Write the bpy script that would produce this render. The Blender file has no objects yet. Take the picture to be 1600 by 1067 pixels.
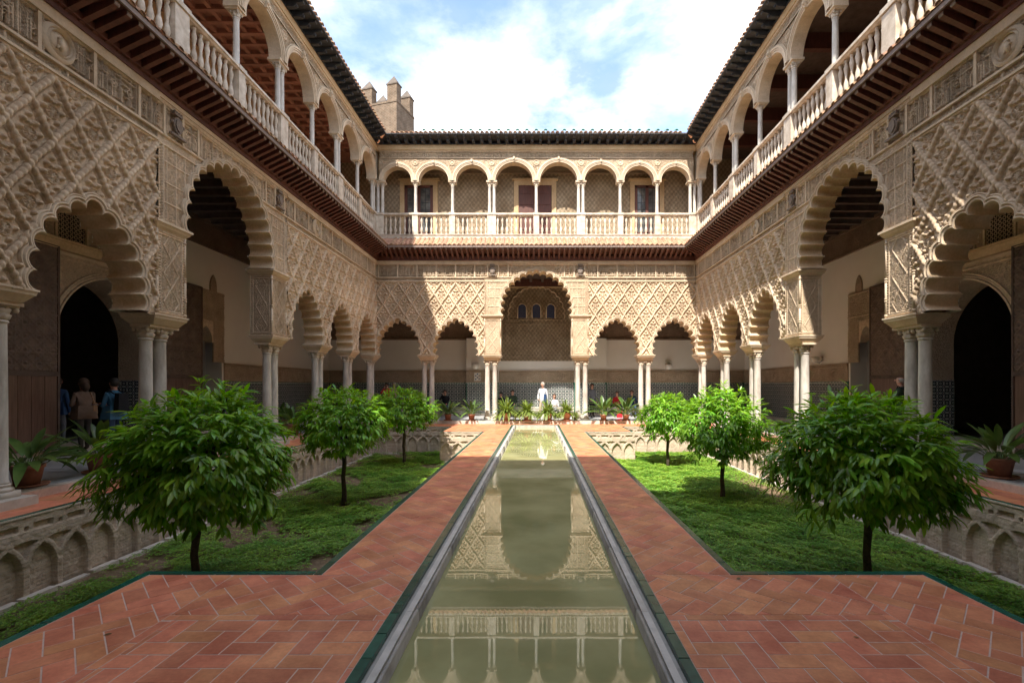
import bpy, math, random
import numpy as np
from mathutils import Vector, Matrix
R = math.radians
random.seed(7); rng = np.random.default_rng(7)
S = bpy.context.scene
COL = S.collection

# ------------------------------------------------------------------ camera, sky, sun, exposure
cam_d = bpy.data.cameras.new("camera"); cam = bpy.data.objects.new("camera", cam_d); COL.objects.link(cam)
cam.location = (0, 0, 1.75); cam.rotation_euler = (R(90), 0, 0)
F_PX = 745.0
cam_d.sensor_width = 36.0; cam_d.lens = 36.0*F_PX/1600
cam_d.shift_x = (800-839)/1600.0; cam_d.shift_y = (602-533.5)/1600.0
cam_d.clip_start = 0.02; cam_d.clip_end = 3000
S.camera = cam
SUN = Vector((-.24, -.745, 1)).normalized()      # towards the sun
w = bpy.data.worlds.new("World"); S.world = w; w.use_nodes = True
nt = w.node_tree; nt.nodes.clear(); N = nt.nodes.new; L = nt.links.new
out = N('ShaderNodeOutputWorld')
sky = N('ShaderNodeTexSky'); sky.sky_type = 'NISHITA'; sky.sun_disc = False
sky.sun_elevation = math.asin(SUN.z); sky.sun_rotation = math.atan2(SUN.x, SUN.y); sky.altitude = 10
bg1 = N('ShaderNodeBackground'); bg1.inputs[1].default_value = 0.095
L(sky.outputs[0], bg1.inputs[0])
tc = N('ShaderNodeTexCoord'); sep = N('ShaderNodeSeparateXYZ'); L(tc.outputs['Generated'], sep.inputs[0])
zz = N('ShaderNodeMath'); zz.operation = 'MAXIMUM'; L(sep.outputs[2], zz.inputs[0]); zz.inputs[1].default_value = 0.0
za = N('ShaderNodeMath'); za.operation = 'ADD'; L(zz.outputs[0], za.inputs[0]); za.inputs[1].default_value = 0.12
dx = N('ShaderNodeMath'); dx.operation = 'DIVIDE'; L(sep.outputs[0], dx.inputs[0]); L(za.outputs[0], dx.inputs[1])
dy = N('ShaderNodeMath'); dy.operation = 'DIVIDE'; L(sep.outputs[1], dy.inputs[0]); L(za.outputs[0], dy.inputs[1])
cmb = N('ShaderNodeCombineXYZ'); L(dx.outputs[0], cmb.inputs[0]); L(dy.outputs[0], cmb.inputs[1]); cmb.inputs[2].default_value = 19.6
n1 = N('ShaderNodeTexNoise'); n1.inputs['Scale'].default_value = 1.55; n1.inputs['Detail'].default_value = 9; n1.inputs['Roughness'].default_value = .56; n1.inputs['Distortion'].default_value = .35
L(cmb.outputs[0], n1.inputs['Vector'])
cr = N('ShaderNodeValToRGB'); cr.color_ramp.elements[0].position = .36; cr.color_ramp.elements[1].position = .56
cr.color_ramp.elements[0].color = (.12, .12, .12, 1)
L(n1.outputs[0], cr.inputs[0])
n2 = N('ShaderNodeTexNoise'); n2.inputs['Scale'].default_value = 3.1; n2.inputs['Detail'].default_value = 8; n2.inputs['Roughness'].default_value = .6
L(cmb.outputs[0], n2.inputs['Vector'])
cr2 = N('ShaderNodeValToRGB'); cr2.color_ramp.elements[0].position = .36; cr2.color_ramp.elements[0].color = (.25, .32, .41, 1)
cr2.color_ramp.elements[1].position = .62; cr2.color_ramp.elements[1].color = (1.0, 1.0, 1.0, 1)
L(n2.outputs[0], cr2.inputs[0])
bg2 = N('ShaderNodeBackground'); bg2.inputs[1].default_value = 0.56; L(cr2.outputs[0], bg2.inputs[0])
mx = N('ShaderNodeMixShader'); L(cr.outputs[0], mx.inputs[0]); L(bg1.outputs[0], mx.inputs[1]); L(bg2.outputs[0], mx.inputs[2])
L(mx.outputs[0], out.inputs[0])
sd = bpy.data.lights.new("sun", 'SUN'); sd.energy = 2.0; sd.angle = R(0.9); sd.color = (1, .93, .82)
so = bpy.data.objects.new("sun", sd); COL.objects.link(so); so.rotation_euler = SUN.to_track_quat('Z', 'Y').to_euler(); so.location = (0, 0, 40)
vs = S.view_settings; S.display_settings.display_device = 'sRGB'
vs.view_transform = 'Standard'; vs.look = 'None'; vs.exposure = 2.27; vs.gamma = 1; vs.use_curve_mapping = False
S.render.engine = 'CYCLES'; S.cycles.max_bounces = 10; S.cycles.diffuse_bounces = 8; S.cycles.glossy_bounces = 3
S.cycles.transparent_max_bounces = 6; S.cycles.sample_clamp_indirect = 8; S.cycles.use_denoising = True

# ------------------------------------------------------------------ materials
def mat(name, c1, c2=None, scale=4, rough=.8, bump=0, bscale=40, spec=.5, rand=0, detail=6, coords='Object', hue=0, streak=None, kind='noise', trans=0, metallic=0, speck=0):
    m = bpy.data.materials.new(name); m.use_nodes = True
    t = m.node_tree; n = t.nodes; l = t.links; b = n['Principled BSDF']
    c2 = c2 or c1
    gpos = n.new('ShaderNodeNewGeometry'); vec = gpos.outputs['Position']
    if streak:
        mp = n.new('ShaderNodeMapping'); mp.inputs['Scale'].default_value = streak; l.new(vec, mp.inputs[0]); v2 = mp.outputs[0]
    else: v2 = vec
    nz = n.new('ShaderNodeTexNoise'); nz.inputs['Scale'].default_value = scale; nz.inputs['Detail'].default_value = detail; nz.inputs['Roughness'].default_value = .62
    l.new(v2, nz.inputs['Vector'])
    rp = n.new('ShaderNodeValToRGB'); rp.color_ramp.elements[0].position = .33; rp.color_ramp.elements[1].position = .67
    rp.color_ramp.elements[0].color = (*c1, 1); rp.color_ramp.elements[1].color = (*c2, 1)
    l.new(nz.outputs[0], rp.inputs[0]); colr = rp.outputs[0]
    if speck:
        n3 = n.new('ShaderNodeTexNoise'); n3.inputs['Scale'].default_value = scale*14; n3.inputs['Detail'].default_value = 3; l.new(vec, n3.inputs['Vector'])
        mr = n.new('ShaderNodeMapRange'); mr.inputs[1].default_value = .3; mr.inputs[2].default_value = .7; mr.inputs[3].default_value = 1-speck; mr.inputs[4].default_value = 1+speck
        l.new(n3.outputs[0], mr.inputs[0]); h3 = n.new('ShaderNodeHueSaturation'); l.new(mr.outputs[0], h3.inputs['Value']); l.new(colr, h3.inputs['Color']); colr = h3.outputs[0]
    if rand:
        oi = n.new('ShaderNodeObjectInfo'); gi = n.new('ShaderNodeNewGeometry')
        ad = n.new('ShaderNodeMath'); ad.operation = 'ADD'; l.new(oi.outputs['Random'], ad.inputs[0]); l.new(gi.outputs['Random Per Island'], ad.inputs[1])
        fr = n.new('ShaderNodeMath'); fr.operation = 'FRACT'; l.new(ad.outputs[0], fr.inputs[0])
        mr = n.new('ShaderNodeMapRange'); mr.inputs[3].default_value = 1-rand; mr.inputs[4].default_value = 1+rand; l.new(fr.outputs[0], mr.inputs[0])
        hs = n.new('ShaderNodeHueSaturation'); l.new(mr.outputs[0], hs.inputs['Value']); l.new(colr, hs.inputs['Color'])
        if hue:
            m2 = n.new('ShaderNodeMath'); m2.operation = 'MULTIPLY'; m2.inputs[1].default_value = 7.31; l.new(fr.outputs[0], m2.inputs[0])
            f2 = n.new('ShaderNodeMath'); f2.operation = 'FRACT'; l.new(m2.outputs[0], f2.inputs[0])
            r2 = n.new('ShaderNodeMapRange'); r2.inputs[3].default_value = .5-hue; r2.inputs[4].default_value = .5+hue; l.new(f2.outputs[0], r2.inputs[0])
            l.new(r2.outputs[0], hs.inputs['Hue'])
        colr = hs.outputs[0]
    l.new(colr, b.inputs['Base Color'])
    b.inputs['Roughness'].default_value = rough; b.inputs['Specular IOR Level'].default_value = spec; b.inputs['Metallic'].default_value = metallic
    if bump:
        nb = n.new('ShaderNodeTexNoise'); nb.inputs['Scale'].default_value = bscale; nb.inputs['Detail'].default_value = 5; l.new(v2, nb.inputs['Vector'])
        bp = n.new('ShaderNodeBump'); bp.inputs['Distance'].default_value = bump; bp.inputs['Strength'].default_value = 1; l.new(nb.outputs[0], bp.inputs['Height']); l.new(bp.outputs[0], b.inputs['Normal'])
    if trans:
        tr = n.new('ShaderNodeBsdfTranslucent'); hs2 = n.new('ShaderNodeHueSaturation'); hs2.inputs['Saturation'].default_value = 1.15; hs2.inputs['Value'].default_value = 1.6; hs2.inputs['Hue'].default_value = .485
        l.new(colr, hs2.inputs['Color']); l.new(hs2.outputs[0], tr.inputs[0])
        ms = n.new('ShaderNodeMixShader'); ms.inputs[0].default_value = trans; l.new(b.outputs[0], ms.inputs[1]); l.new(tr.outputs[0], ms.inputs[2]); l.new(ms.outputs[0], n['Material Output'].inputs[0])
    return m

def carved_mat(name, c1, c2, scale=9, depth=.012, rough=.9):
    """plaster with a fine curling carved relief as bump (for relief too fine to model)"""
    m = mat(name, c1, c2, scale=1.3, rough=rough, speck=.1)
    t = m.node_tree; n = t.nodes; l = t.links; b = n['Principled BSDF']
    tcn = n.new('ShaderNodeTexCoord'); sp = n.new('ShaderNodeSeparateXYZ'); l.new(tcn.outputs['Object'], sp.inputs[0])
    nz = n.new('ShaderNodeTexVoronoi'); nz.feature = 'DISTANCE_TO_EDGE'; nz.inputs['Scale'].default_value = scale
    dn = n.new('ShaderNodeTexNoise'); dn.inputs['Scale'].default_value = scale*1.3; l.new(tcn.outputs['Object'], dn.inputs['Vector'])
    mxv = n.new('ShaderNodeVectorMath'); mxv.operation = 'MULTIPLY_ADD'; l.new(dn.outputs['Color'], mxv.inputs[0]); mxv.inputs[1].default_value = (.12, .12, .12); l.new(tcn.outputs['Object'], mxv.inputs[2])
    l.new(mxv.outputs[0], nz.inputs['Vector'])
    mr = n.new('ShaderNodeMapRange'); mr.inputs[2].default_value = .16; l.new(nz.outputs['Distance'], mr.inputs[0])
    bp = n.new('ShaderNodeBump'); bp.inputs['Distance'].default_value = depth; l.new(mr.outputs[0], bp.inputs['Height']); bp.invert = True; l.new(bp.outputs[0], b.inputs['Normal'])
    return m

M = {}
M['stucco'] = mat('stucco', (.49, .37, .255), (.73, .58, .42), scale=.9, rough=.9, bump=.0016, bscale=120, rand=.05, speck=.16, spec=.25)
M['stucco_pale'] = mat('stucco_pale', (.52, .405, .285), (.68, .56, .42), scale=2, rough=.85, bump=.002, bscale=90, rand=.04, spec=.25, speck=.08)
M['stucco_ochre'] = mat('stucco_ochre', (.52, .36, .20), (.68, .51, .32), scale=1.4, rough=.9, bump=.002, bscale=70, speck=.1, spec=.2)
M['soffit'] = mat('soffit', (.52, .36, .20), (.70, .56, .40), scale=1.8, rough=.85, bump=.002, bscale=60, speck=.1, spec=.2)
M['carved'] = carved_mat('carved_plaster', (.44, .32, .22), (.60, .46, .33), scale=16, depth=.02)
M['carved_fine'] = carved_mat('carved_plaster_fine', (.48, .36, .25), (.64, .50, .36), scale=13, depth=.02)
M['carved_brown'] = carved_mat('carved_brown', (.20, .13, .085), (.32, .22, .15), scale=11, depth=.02)
M['marble'] = mat('column_marble', (.40, .36, .31), (.66, .62, .56), scale=7, rough=.5, rand=.08, bump=.0008, bscale=60, streak=(1, 1, .3), speck=.08)
M['capital'] = mat('capital_stone', (.44, .36, .27), (.62, .53, .42), scale=9, rough=.7, bump=.004, bscale=45, speck=.1)
M['white_stone'] = mat('balustrade_stone', (.44, .36, .27), (.70, .62, .52), scale=5, rough=.7, bump=.001, bscale=70, rand=.06)
M['whitewash'] = mat('whitewash', (.76, .72, .65), (.82, .78, .71), scale=.7, rough=.9, bump=.001, bscale=30)
M['wood'] = mat('red_brown_wood', (.085, .030, .022), (.15, .052, .036), scale=3, rough=.6, streak=(6, 1, 1), rand=.12)
M['wood_end'] = mat('painted_rafter_end', (.20, .15, .13), (.28, .21, .18), scale=8, rough=.7)
M['wood_dark'] = mat('dark_wood', (.085, .055, .042), (.15, .10, .078), scale=5, rough=.7, rand=.1)
M['wood_door'] = carved_mat('carved_door_wood', (.09, .055, .04), (.17, .105, .075), scale=9, depth=.012, rough=.6)
M['wood_plain'] = mat('polished_door_wood', (.11, .055, .04), (.20, .11, .08), scale=3, streak=(8, 8, .6), rough=.3)
M['coffer'] = mat('coffer_wood', (.34, .15, .105), (.46, .22, .16), scale=4, rough=.7, rand=.12)
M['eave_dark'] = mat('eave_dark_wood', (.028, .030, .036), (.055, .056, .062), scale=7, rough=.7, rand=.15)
M['roof_tile'] = mat('roof_tile', (.28, .15, .085), (.52, .33, .20), scale=6, rough=.85, rand=.22, hue=.015, speck=.2, bump=.002)
M['green_tile'] = mat('green_glazed_tile', (.010, .075, .048), (.022, .125, .085), scale=9, rough=.22, rand=.25)
M['green_cap'] = mat('green_roof_tile', (.03, .20, .14), (.05, .30, .22), scale=9, rough=.3, rand=.2)
M['brick'] = mat('terracotta_tile', (.52, .165, .082), (.80, .33, .170), scale=2.6, rough=.5, spec=.3, rand=.14, hue=.010, speck=.07, bump=.001, bscale=25)
M['mortar'] = mat('mortar', (.60, .43, .35), (.72, .54, .45), scale=20, rough=.9)
M['slab'] = mat('marble_slab', (.44, .45, .46), (.62, .62, .62), scale=3, rough=.28, rand=.12, detail=9)
M['kerb'] = mat('kerb_marble', (.50, .44, .37), (.66, .60, .53), scale=5, rough=.6, rand=.08)
M['channel'] = mat('grey_coping', (.30, .28, .24), (.48, .455, .41), scale=6, rough=.5, rand=.05)
M['coping'] = mat('white_coping', (.50, .48, .43), (.70, .67, .61), scale=5, rough=.5, rand=.05)
M['wall_old'] = mat('garden_wall_plaster', (.54, .44, .34), (.72, .62, .50), scale=5, rough=.95, bump=.008, bscale=28, speck=.2, spec=.15)
M['soil'] = mat('soil', (.15, .10, .065), (.27, .195, .125), scale=5, rough=1, bump=.02, bscale=30, speck=.3, spec=.1)
M['clover'] = mat('clover', (.11, .27, .035), (.32, .48, .085), scale=1.1, rough=.5, rand=.38, trans=.35, hue=.025)
M['leaf'] = mat('orange_leaf', (.10, .25, .022), (.28, .52, .055), scale=2.2, rough=.27, rand=.4, trans=.35, hue=.02)
M['leaf_new'] = mat('young_leaf', (.18, .36, .03), (.28, .46, .06), scale=3, rough=.33, rand=.2, trans=.35)
M['aspi'] = mat('broad_leaf', (.05, .11, .025), (.13, .21, .05), scale=3, rough=.35, rand=.3, trans=.2)
M['fern'] = mat('fern', (.10, .17, .03), (.22, .28, .06), scale=5, rough=.5, rand=.3, trans=.3)
M['bark'] = mat('bark', (.05, .035, .025), (.10, .075, .055), scale=20, rough=.9, bump=.006, bscale=60)
M['pot'] = mat('terracotta_pot', (.24, .11, .07), (.36, .18, .12), scale=8, rough=.8, rand=.1, bump=.001)
M['pot_pale'] = mat('pale_terracotta_pot', (.46, .27, .17), (.60, .40, .28), scale=8, rough=.85, rand=.1)
M['saucer'] = mat('saucer_clay', (.38, .16, .10), (.44, .2, .13), scale=8, rough=.7)
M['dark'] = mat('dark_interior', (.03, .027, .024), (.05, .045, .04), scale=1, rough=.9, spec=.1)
M['glass_blue'] = mat('blue_glass', (.012, .02, .07), (.03, .04, .11), scale=14, rough=.15)
M['glass'] = mat('window_pane', (.05, .055, .06), (.18, .18, .17), scale=3, rough=.08)
M['iron'] = mat('iron', (.02, .02, .022), None, rough=.5)
M['grey_door'] = mat('grey_painted_door', (.16, .165, .17), (.2, .2, .2), scale=2, rough=.5)
M['tower'] = mat('tower_plain', (.09, .075, .06), (.15, .12, .10), scale=3, rough=.9)
M['shield'] = mat('painted_shield', (.16, .13, .12), (.30, .24, .19), scale=30, rough=.8, bump=.004)
M['skin'] = mat('skin', (.50, .26, .18), None, rough=.6)
M['hair_dark'] = mat('dark_hair', (.02, .014, .010), None, rough=.6)
M['hair_grey'] = mat('grey_hair', (.40, .37, .33), None, rough=.6)
M['hair_brown'] = mat('brown_hair', (.07, .035, .02), None, rough=.6)
for nm, c in dict(denim=(.06, .16, .26), navy=(.03, .065, .15), brown=(.20, .135, .10), grey=(.16, .17, .20), black=(.018, .018, .022), green=(.045, .065, .04), white=(.50, .51, .54),
                  red=(.42, .02, .03), beige=(.42, .33, .24), trousers=(.09, .085, .08), jeans=(.05, .08, .14), pink=(.5, .3, .3), shoe=(.05, .045, .04), bag=(.30, .18, .10), paper=(.35, .45, .65)).items():
    M['c_'+nm] = mat('cloth_'+nm, c, tuple(x*1.25 for x in c), scale=9, rough=.85, bump=.004, bscale=18, spec=.2)

def tile_mat():
    m = bpy.data.materials.new('zellige'); m.use_nodes = True
    t = m.node_tree; n = t.nodes; l = t.links; b = n['Principled BSDF']
    tcn = n.new('ShaderNodeTexCoord'); sp = n.new('ShaderNodeSeparateXYZ'); l.new(tcn.outputs['Object'], sp.inputs[0])
    def mth(op, a, bb=None):
        k = n.new('ShaderNodeMath'); k.operation = op
        for i, v in enumerate((a, bb)):
            if v is None: continue
            if isinstance(v, (int, float)): k.inputs[i].default_value = v
            else: l.new(v, k.inputs[i])
        return k.outputs[0]
    P = .19
    u = mth('MULTIPLY', mth('ADD', sp.outputs[0], mth('MULTIPLY', sp.outputs[1], 1.0)), 2*math.pi/P); v = mth('MULTIPLY', sp.outputs[2], 2*math.pi/P)
    cu = mth('COSINE', u); cv = mth('COSINE', v)
    c45a = mth('COSINE', mth('ADD', u, v)); c45b = mth('COSINE', mth('SUBTRACT', u, v))
    s1 = mth('ADD', mth('ADD', cu, cv), mth('MULTIPLY', mth('ADD', c45a, c45b), .8))
    s2 = mth('ADD', mth('COSINE', mth('MULTIPLY', u, 2)), mth('COSINE', mth('MULTIPLY', v, 2)))
    f = mth('ADD', s1, mth('MULTIPLY', s2, .9))
    band = mth('ABSOLUTE', f)
    white = mth('LESS_THAN', band, .55)
    r = n.new('ShaderNodeValToRGB'); r.color_ramp.interpolation = 'CONSTANT'
    r.color_ramp.elements[0].position = 0; r.color_ramp.elements[0].color = (.02, .03, .035, 1)
    for p_, c_ in ((.3, (.03, .10, .09, 1)), (.52, (.04, .07, .16, 1)), (.7, (.02, .025, .03, 1)), (.88, (.30, .17, .05, 1))):
        e = r.color_ramp.elements.new(p_); e.color = c_
    mr = n.new('ShaderNodeMapRange'); mr.inputs[1].default_value = -3; mr.inputs[2].default_value = 5; l.new(f, mr.inputs[0]); l.new(mr.outputs[0], r.inputs[0])
    mxx = n.new('ShaderNodeMix'); mxx.data_type = 'RGBA'; l.new(white, mxx.inputs[0]); l.new(r.outputs[0], mxx.inputs[6]); mxx.inputs[7].default_value = (.50, .50, .46, 1)
    nz = n.new('ShaderNodeTexNoise'); nz.inputs['Scale'].default_value = 6; l.new(tcn.outputs['Object'], nz.inputs['Vector'])
    mr2 = n.new('ShaderNodeMapRange'); mr2.inputs[3].default_value = .7; mr2.inputs[4].default_value = 1.3; l.new(nz.outputs[0], mr2.inputs[0])
    hs = n.new('ShaderNodeHueSaturation'); l.new(mr2.outputs[0], hs.inputs['Value']); l.new(mxx.outputs[2], hs.inputs['Color'])
    l.new(hs.outputs[0], b.inputs['Base Color']); b.inputs['Roughness'].default_value = .3
    return m
M['zellige'] = tile_mat()
def brick_mat(name, c1, c2, mc, bw, rh, ms=.012):
    m = bpy.data.materials.new(name); m.use_nodes = True; t = m.node_tree; n = t.nodes; l = t.links; b = n['Principled BSDF']
    tcn = n.new('ShaderNodeTexCoord'); sp = n.new('ShaderNodeSeparateXYZ'); l.new(tcn.outputs['Object'], sp.inputs[0])
    a = n.new('ShaderNodeMath'); a.operation = 'ADD'; l.new(sp.outputs[0], a.inputs[0]); l.new(sp.outputs[1], a.inputs[1])
    cb = n.new('ShaderNodeCombineXYZ'); l.new(a.outputs[0], cb.inputs[0]); l.new(sp.outputs[2], cb.inputs[1])
    br = n.new('ShaderNodeTexBrick'); br.inputs['Scale'].default_value = 1; br.inputs['Brick Width'].default_value = bw; br.inputs['Row Height'].default_value = rh; br.inputs['Mortar Size'].default_value = ms
    br.inputs['Color1'].default_value = (*c1, 1); br.inputs['Color2'].default_value = (*c2, 1); br.inputs['Mortar'].default_value = (*mc, 1); l.new(cb.outputs[0], br.inputs['Vector'])
    nz = n.new('ShaderNodeTexNoise'); nz.inputs['Scale'].default_value = 2.2; nz.inputs['Detail'].default_value = 9; l.new(tcn.outputs['Object'], nz.inputs['Vector'])
    mr2 = n.new('ShaderNodeMapRange'); mr2.inputs[1].default_value = .3; mr2.inputs[2].default_value = .7; mr2.inputs[3].default_value = .72; mr2.inputs[4].default_value = 1.2; l.new(nz.outputs[0], mr2.inputs[0])
    hs = n.new('ShaderNodeHueSaturation'); l.new(mr2.outputs[0], hs.inputs['Value']); l.new(br.outputs[0], hs.inputs['Color']); l.new(hs.outputs[0], b.inputs['Base Color'])
    bp = n.new('ShaderNodeBump'); bp.inputs['Distance'].default_value = .006; bp.invert = True; l.new(br.outputs['Fac'], bp.inputs['Height'])
    nb = n.new('ShaderNodeTexNoise'); nb.inputs['Scale'].default_value = 25; nb.inputs['Detail'].default_value = 6; l.new(tcn.outputs['Object'], nb.inputs['Vector'])
    bp2 = n.new('ShaderNodeBump'); bp2.inputs['Distance'].default_value = .010; l.new(nb.outputs[0], bp2.inputs['Height']); l.new(bp.outputs[0], bp2.inputs['Normal']); l.new(bp2.outputs[0], b.inputs['Normal'])
    b.inputs['Roughness'].default_value = .95; b.inputs['Specular IOR Level'].default_value = .15
    return m
def diaper_mat():
    m = carved_mat('patterned_plaster', (.34, .25, .16), (.50, .40, .28), scale=14, depth=.015); t = m.node_tree; n = t.nodes; l = t.links; b = n['Principled BSDF']
    src = b.inputs['Base Color'].links[0].from_socket; tcn = n.new('ShaderNodeTexCoord'); sp = n.new('ShaderNodeSeparateXYZ'); l.new(tcn.outputs['Object'], sp.inputs[0])
    def mth(op, a, bb=None):
        k = n.new('ShaderNodeMath'); k.operation = op
        for i, v in enumerate((a, bb)):
            if v is None: continue
            if isinstance(v, (int, float)): k.inputs[i].default_value = v
            else: l.new(v, k.inputs[i])
        return k.outputs[0]
    u = mth('MULTIPLY', sp.outputs[0], 2*math.pi/.21); v = mth('MULTIPLY', sp.outputs[2], 2*math.pi/.27)
    f = mth('ADD', mth('MULTIPLY', mth('COSINE', u), mth('COSINE', v)), mth('MULTIPLY', mth('COSINE', mth('MULTIPLY', u, 3)), mth('MULTIPLY', mth('COSINE', mth('MULTIPLY', v, 2)), .7)))
    nz = n.new('ShaderNodeTexNoise'); nz.inputs['Scale'].default_value = 5; nz.inputs['Detail'].default_value = 5; l.new(tcn.outputs['Object'], nz.inputs['Vector'])
    f = mth('ADD', f, mth('MULTIPLY', mth('SUBTRACT', nz.outputs[0], .5), 2.2))
    mr = n.new('ShaderNodeMapRange'); mr.inputs[1].default_value = -.25; mr.inputs[2].default_value = .35; mr.inputs[3].default_value = .78; mr.inputs[4].default_value = 1.22; l.new(f, mr.inputs[0])
    hs = n.new('ShaderNodeHueSaturation'); l.new(mr.outputs[0], hs.inputs['Value']); l.new(src, hs.inputs['Color']); l.new(hs.outputs[0], b.inputs['Base Color'])
    return m
M['diaper'] = diaper_mat()
M['garden_wall'] = brick_mat('garden_wall', (.60, .48, .37), (.53, .41, .31), (.56, .47, .37), .27, .05, .006)
M['tower_brick'] = brick_mat('tower_brick', (.19, .13, .09), (.13, .09, .06), (.22, .18, .14), .28, .10, .02)

def crisp(m, scale, dist):
    t = m.node_tree; n = t.nodes; l = t.links; b = n['Principled BSDF']; old = b.inputs['Normal'].links[0].from_socket
    g = n.new('ShaderNodeNewGeometry'); vo = n.new('ShaderNodeTexVoronoi'); vo.feature = 'DISTANCE_TO_EDGE'; vo.inputs['Scale'].default_value = scale
    nz = n.new('ShaderNodeTexNoise'); nz.inputs['Scale'].default_value = scale*.6; l.new(g.outputs['Position'], nz.inputs['Vector'])
    mv = n.new('ShaderNodeVectorMath'); mv.operation = 'MULTIPLY_ADD'; l.new(nz.outputs['Color'], mv.inputs[0]); mv.inputs[1].default_value = (.05, .05, .05); l.new(g.outputs['Position'], mv.inputs[2]); l.new(mv.outputs[0], vo.inputs['Vector'])
    mr = n.new('ShaderNodeMapRange'); mr.inputs[2].default_value = .14; l.new(vo.outputs['Distance'], mr.inputs[0])
    bp = n.new('ShaderNodeBump'); bp.inputs['Distance'].default_value = dist; l.new(mr.outputs[0], bp.inputs['Height']); l.new(old, bp.inputs['Normal']); l.new(bp.outputs[0], b.inputs['Normal'])
crisp(M['stucco'], 34, .0028)
M['stucco_aged'] = mat('stucco_aged', (.40, .31, .22), (.62, .50, .37), scale=1.6, rough=.9, bump=.0016, bscale=120, speck=.16, spec=.2)
crisp(M['stucco_aged'], 34, .004)
# ------------------------------------------------------------------ helpers
class MB:
    def __init__(s): s.v = []; s.f = []
    def add(s, vs, fs):
        o = len(s.v); s.v += [tuple(p) for p in vs]; s.f += [tuple(i+o for i in f) for f in fs]; return s
    def box(s, x0, x1, y0, y1, z0, z1, top=0.0, bot=0.0):
        """top / bot: inset of the upper / lower rectangle"""
        a, b = bot, top
        vs = [(x0+a, y0+a, z0), (x1-a, y0+a, z0), (x1-a, y1-a, z0), (x0+a, y1-a, z0), (x0+b, y0+b, z1), (x1-b, y0+b, z1), (x1-b, y1-b, z1), (x0+b, y1-b, z1)]
        return s.add(vs, [(0, 3, 2, 1), (4, 5, 6, 7), (0, 1, 5, 4), (1, 2, 6, 5), (2, 3, 7, 6), (3, 0, 4, 7)])
    def lathe(s, prof, c=(0, 0, 0), seg=16, sx=1, sy=1, mod=None):
        vs = []; n = len(prof)
        for i in range(seg):
            a = 2*math.pi*i/seg
            for j, (r, z) in enumerate(prof):
                rr = r*(mod(a, j) if mod else 1)
                vs.append((c[0]+rr*math.cos(a)*sx, c[1]+rr*math.sin(a)*sy, c[2]+z))
        fs = [(i*n+j, ((i+1) % seg)*n+j, ((i+1) % seg)*n+j+1, i*n+j+1) for i in range(seg) for j in range(n-1)]
        o = len(vs); fs.append(tuple(i*n+n-1 for i in range(seg))); fs.append(tuple(i*n for i in reversed(range(seg))))
        return s.add(vs, fs)
    def tube(s, pts, rad, seg=8):
        pts = [Vector(p) for p in pts]
        if not hasattr(rad, '__len__'): rad = [rad]*len(pts)
        vs = []
        for i, p in enumerate(pts):
            d = (pts[min(i+1, len(pts)-1)]-pts[max(i-1, 0)]).normalized()
            up = Vector((0, 0, 1)) if abs(d.z) < .9 else Vector((1, 0, 0))
            a = d.cross(up).normalized(); b = d.cross(a)
            for k in range(seg):
                t = 2*math.pi*k/seg; vs.append(p+a*rad[i]*math.cos(t)+b*rad[i]*math.sin(t))
        fs = [(i*seg+k, i*seg+(k+1) % seg, (i+1)*seg+(k+1) % seg, (i+1)*seg+k) for i in range(len(pts)-1) for k in range(seg)]
        fs.append(tuple(reversed(range(seg)))); fs.append(tuple((len(pts)-1)*seg+k for k in range(seg)))
        return s.add(vs, fs)
    def ball(s, c, r, seg=8, rings=5, sz=1, sy=1):
        prof = [(r*math.sin(math.pi*i/rings), -r*sz*math.cos(math.pi*i/rings)) for i in range(rings+1)]
        prof[0] = (.001, prof[0][1]); prof[-1] = (.001, prof[-1][1])
        return s.lathe(prof, c, seg, 1, sy)
    def prism(s, poly, z0, z1, axis='z'):
        n = len(poly)
        f = (lambda p, z: (p[0], p[1], z)) if axis == 'z' else ((lambda p, z: (p[0], z, p[1])) if axis == 'y' else (lambda p, z: (z, p[0], p[1])))
        vs = [f(p, z0) for p in poly]+[f(p, z1) for p in poly]
        return s.add(vs, [tuple(reversed(range(n))), tuple(range(n, 2*n))]+[(i, (i+1) % n, (i+1) % n+n, i+n) for i in range(n)])
    def mesh(s, name, m, smooth=False):
        me = bpy.data.meshes.new(name); me.from_pydata(s.v, [], s.f); me.materials.append(m)
        if smooth: me.polygons.foreach_set('use_smooth', [True]*len(me.polygons))
        me.update(); return me
    def build(s, name, m, parent=None, smooth=False, loc=(0, 0, 0), rz=0): return obj(name, s.mesh(name, m, smooth), parent, loc, rz)

def obj(name, me, parent=None, loc=(0, 0, 0), rz=0, rot=None, sc=None):
    o = bpy.data.objects.new(name, me); COL.objects.link(o); o.location = loc
    o.rotation_euler = rot if rot else (0, 0, rz)
    if sc: o.scale = sc if hasattr(sc, '__len__') else (sc, sc, sc)
    if parent: o.parent = parent
    return o
def tag(o, label=None, cat=None, group=None, kind=None):
    if label: o['label'] = label
    if cat: o['category'] = cat
    if group: o['group'] = group
    if kind: o['kind'] = kind
    return o
def thing(name, label, cat, loc=(0, 0, 0), rz=0, group=None, kind=None):
    o = bpy.data.objects.new(name, None); COL.objects.link(o); o.location = loc; o.rotation_euler = (0, 0, rz); o.empty_display_size = .1
    return tag(o, label, cat, group, kind)
def structure(name, loc=(0, 0, 0)):
    o = bpy.data.objects.new(name, None); COL.objects.link(o); o.location = loc; return tag(o, kind='structure')

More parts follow.
